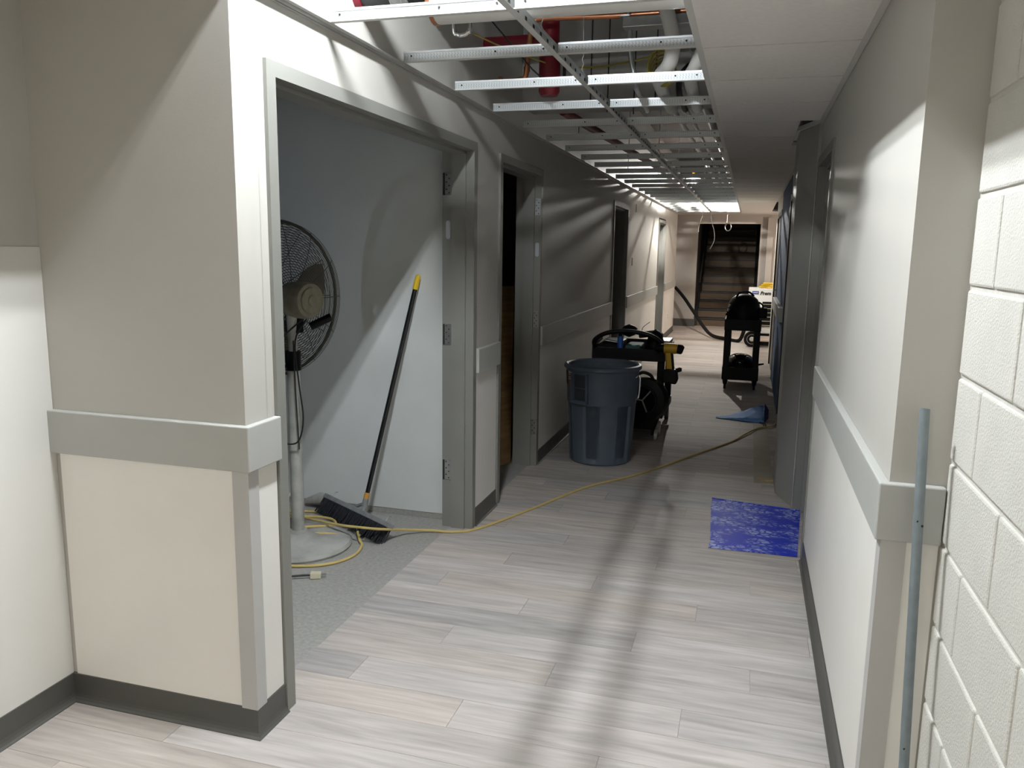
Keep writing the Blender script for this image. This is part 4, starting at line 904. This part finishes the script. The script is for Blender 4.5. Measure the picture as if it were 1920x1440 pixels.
# ---------------------------------------------------------------- flat and small things
t = thing('tacky_mat', (.1, 4.75, 0), 'blue tacky mat with pale shoe prints on the floor by the right doorway', 'mat')
rows_, cols_ = 10, 12; q = [(-.122, 4.327), (.334, 4.338), (.395, 5.165), (-.150, 5.254)]
b = MB(); vs = []
for i in range(rows_+1):
    for j in range(cols_+1):
        u_, v_ = j/cols_, i/rows_
        x = (q[0][0]*(1-u_)+q[1][0]*u_)*(1-v_)+(q[3][0]*(1-u_)+q[2][0]*u_)*v_; y = (q[0][1]*(1-u_)+q[1][1]*u_)*(1-v_)+(q[3][1]*(1-u_)+q[2][1]*u_)*v_
        vs.append((x+(random.uniform(-.006, .004) if j == 0 else 0), y, .0022+(.004*random.random() if (j == 0 or i == rows_) else 0)))
b.add(vs, [(i*(cols_+1)+j, i*(cols_+1)+j+1, (i+1)*(cols_+1)+j+1, (i+1)*(cols_+1)+j) for i in range(rows_) for j in range(cols_)])
o = b.build('film', MATBLUE, t); md = o.modifiers.new('thick', 'SOLIDIFY'); md.thickness = .0015; md.offset = -1
MB().tube([(-.150, 5.247, .006), (.10, 5.209, .005), (.395, 5.162, .006)], .004, 6).build('curled_edge', MATBLUE, t)
# blue bag, crumpled and lying
rnd = random.Random(4); b = MB(); n_, m_ = 14, 8; vs = []
for i in range(n_+1):
    for j in range(m_+1):
        u_, v_ = i/n_, j/m_
        x = -.235+.45*u_; w_b = .05+.30*u_; y = 7.95+(v_-.4)*w_b+.1*u_*v_
        zz = .008+.11*(u_**1.5)*(.35+.65*v_)+rnd.uniform(-.006, .010)*(.3+u_)
        if u_ > .9: zz *= .85
        vs.append((x, y, max(zz if v_ > 0 else .008, .006)))
b.add(vs, [(i*(m_+1)+j, i*(m_+1)+j+1, (i+1)*(m_+1)+j+1, (i+1)*(m_+1)+j) for i in range(n_) for j in range(m_)])
t = thing('plastic_bag', (-.02, 8.0, 0), 'crumpled light blue plastic bag lying on the corridor floor', 'bag')
o = b.build('sheet', BLUEB, t, True); md = o.modifiers.new('thick', 'SOLIDIFY'); md.thickness = .003
b = MB(); b.add([(.212, 7.83, .004), (.235, 8.12, .02), (.225, 8.30, .11), (.215, 8.05, .10), (.255, 8.05, .01), (.262, 8.25, .06)], [(0, 4, 3), (4, 5, 3), (5, 2, 3), (0, 1, 4), (1, 5, 4), (1, 2, 5)])
o = b.build('folded_side', BLUED, t); md = o.modifiers.new('thick', 'SOLIDIFY'); md.thickness = .003
for k in range(2): MB().tube(smoothpath([(.17+.02*k, 7.84, .01), (.20+.02*k, 7.78, .012), (.21+.02*k, 7.70, .006)], 3), .006, 5).build('drawstring', BLKC, t)
MB().box(.115, .245, 5.72, 8.28, .0005, .005).build('cardboard_sheet', CARD, label='flat beige cardboard strip on the floor along the right wall', cat='cardboard')
MB().box(.15, .245, 5.78, 5.83, .0055, .012).build('wood_offcut', PLYE, label='short wood offcut lying on the cardboard strip', cat='offcut')
# conduit leaning in the corner by the block wall
t = thing('conduit_length', (.437, 1.955, 0), 'blue grey steel conduit leaning in the corner by the block wall', 'conduit')
PA, PB = Vector((.437, 1.925, .0)), Vector((.414, 2.050, 1.245)); pd = (PB-PA).normalized()
MB().lathe([(.0095, .001), (.0115, 0), (.0115, (PB-PA).length), (.0095, (PB-PA).length), (.0095, (PB-PA).length-.06), (.0, (PB-PA).length-.06)], PA, pd, 20).build('tube', PIPEG, t, True)
for h_ in (.985, .975, .43):
    c = PA+pd*h_+Vector((-.003 if h_ != .975 else .007, -.0112, 0)); MB().cyl(c, c+Vector((0, .004, 0)), .0028, seg=8).build('drilled_hole', HOLE, t)
# boards leaning in the dark room
for dy, dx, m, lab in ((0, 0, PLY, 'brown plywood board leaning inside the dark room'),):
    a_, b_, c_, d_ = (Vector(v)+Vector((dx, dy, 0)) for v in ((-1.86, 5.28, .002), (-1.655, 5.66, .002), (-1.755, 6.03, 1.32), (-1.96, 5.65, 1.32)))
    nn = (b_-a_).cross(d_-a_).normalized()*.018
    MB().add([a_, b_, c_, d_, a_-nn, b_-nn, c_-nn, d_-nn], [(0, 1, 2, 3), (7, 6, 5, 4), (0, 4, 5, 1), (1, 5, 6, 2), (2, 6, 7, 3), (3, 7, 4, 0)]).build('plywood_board', m, label=lab, cat='board')
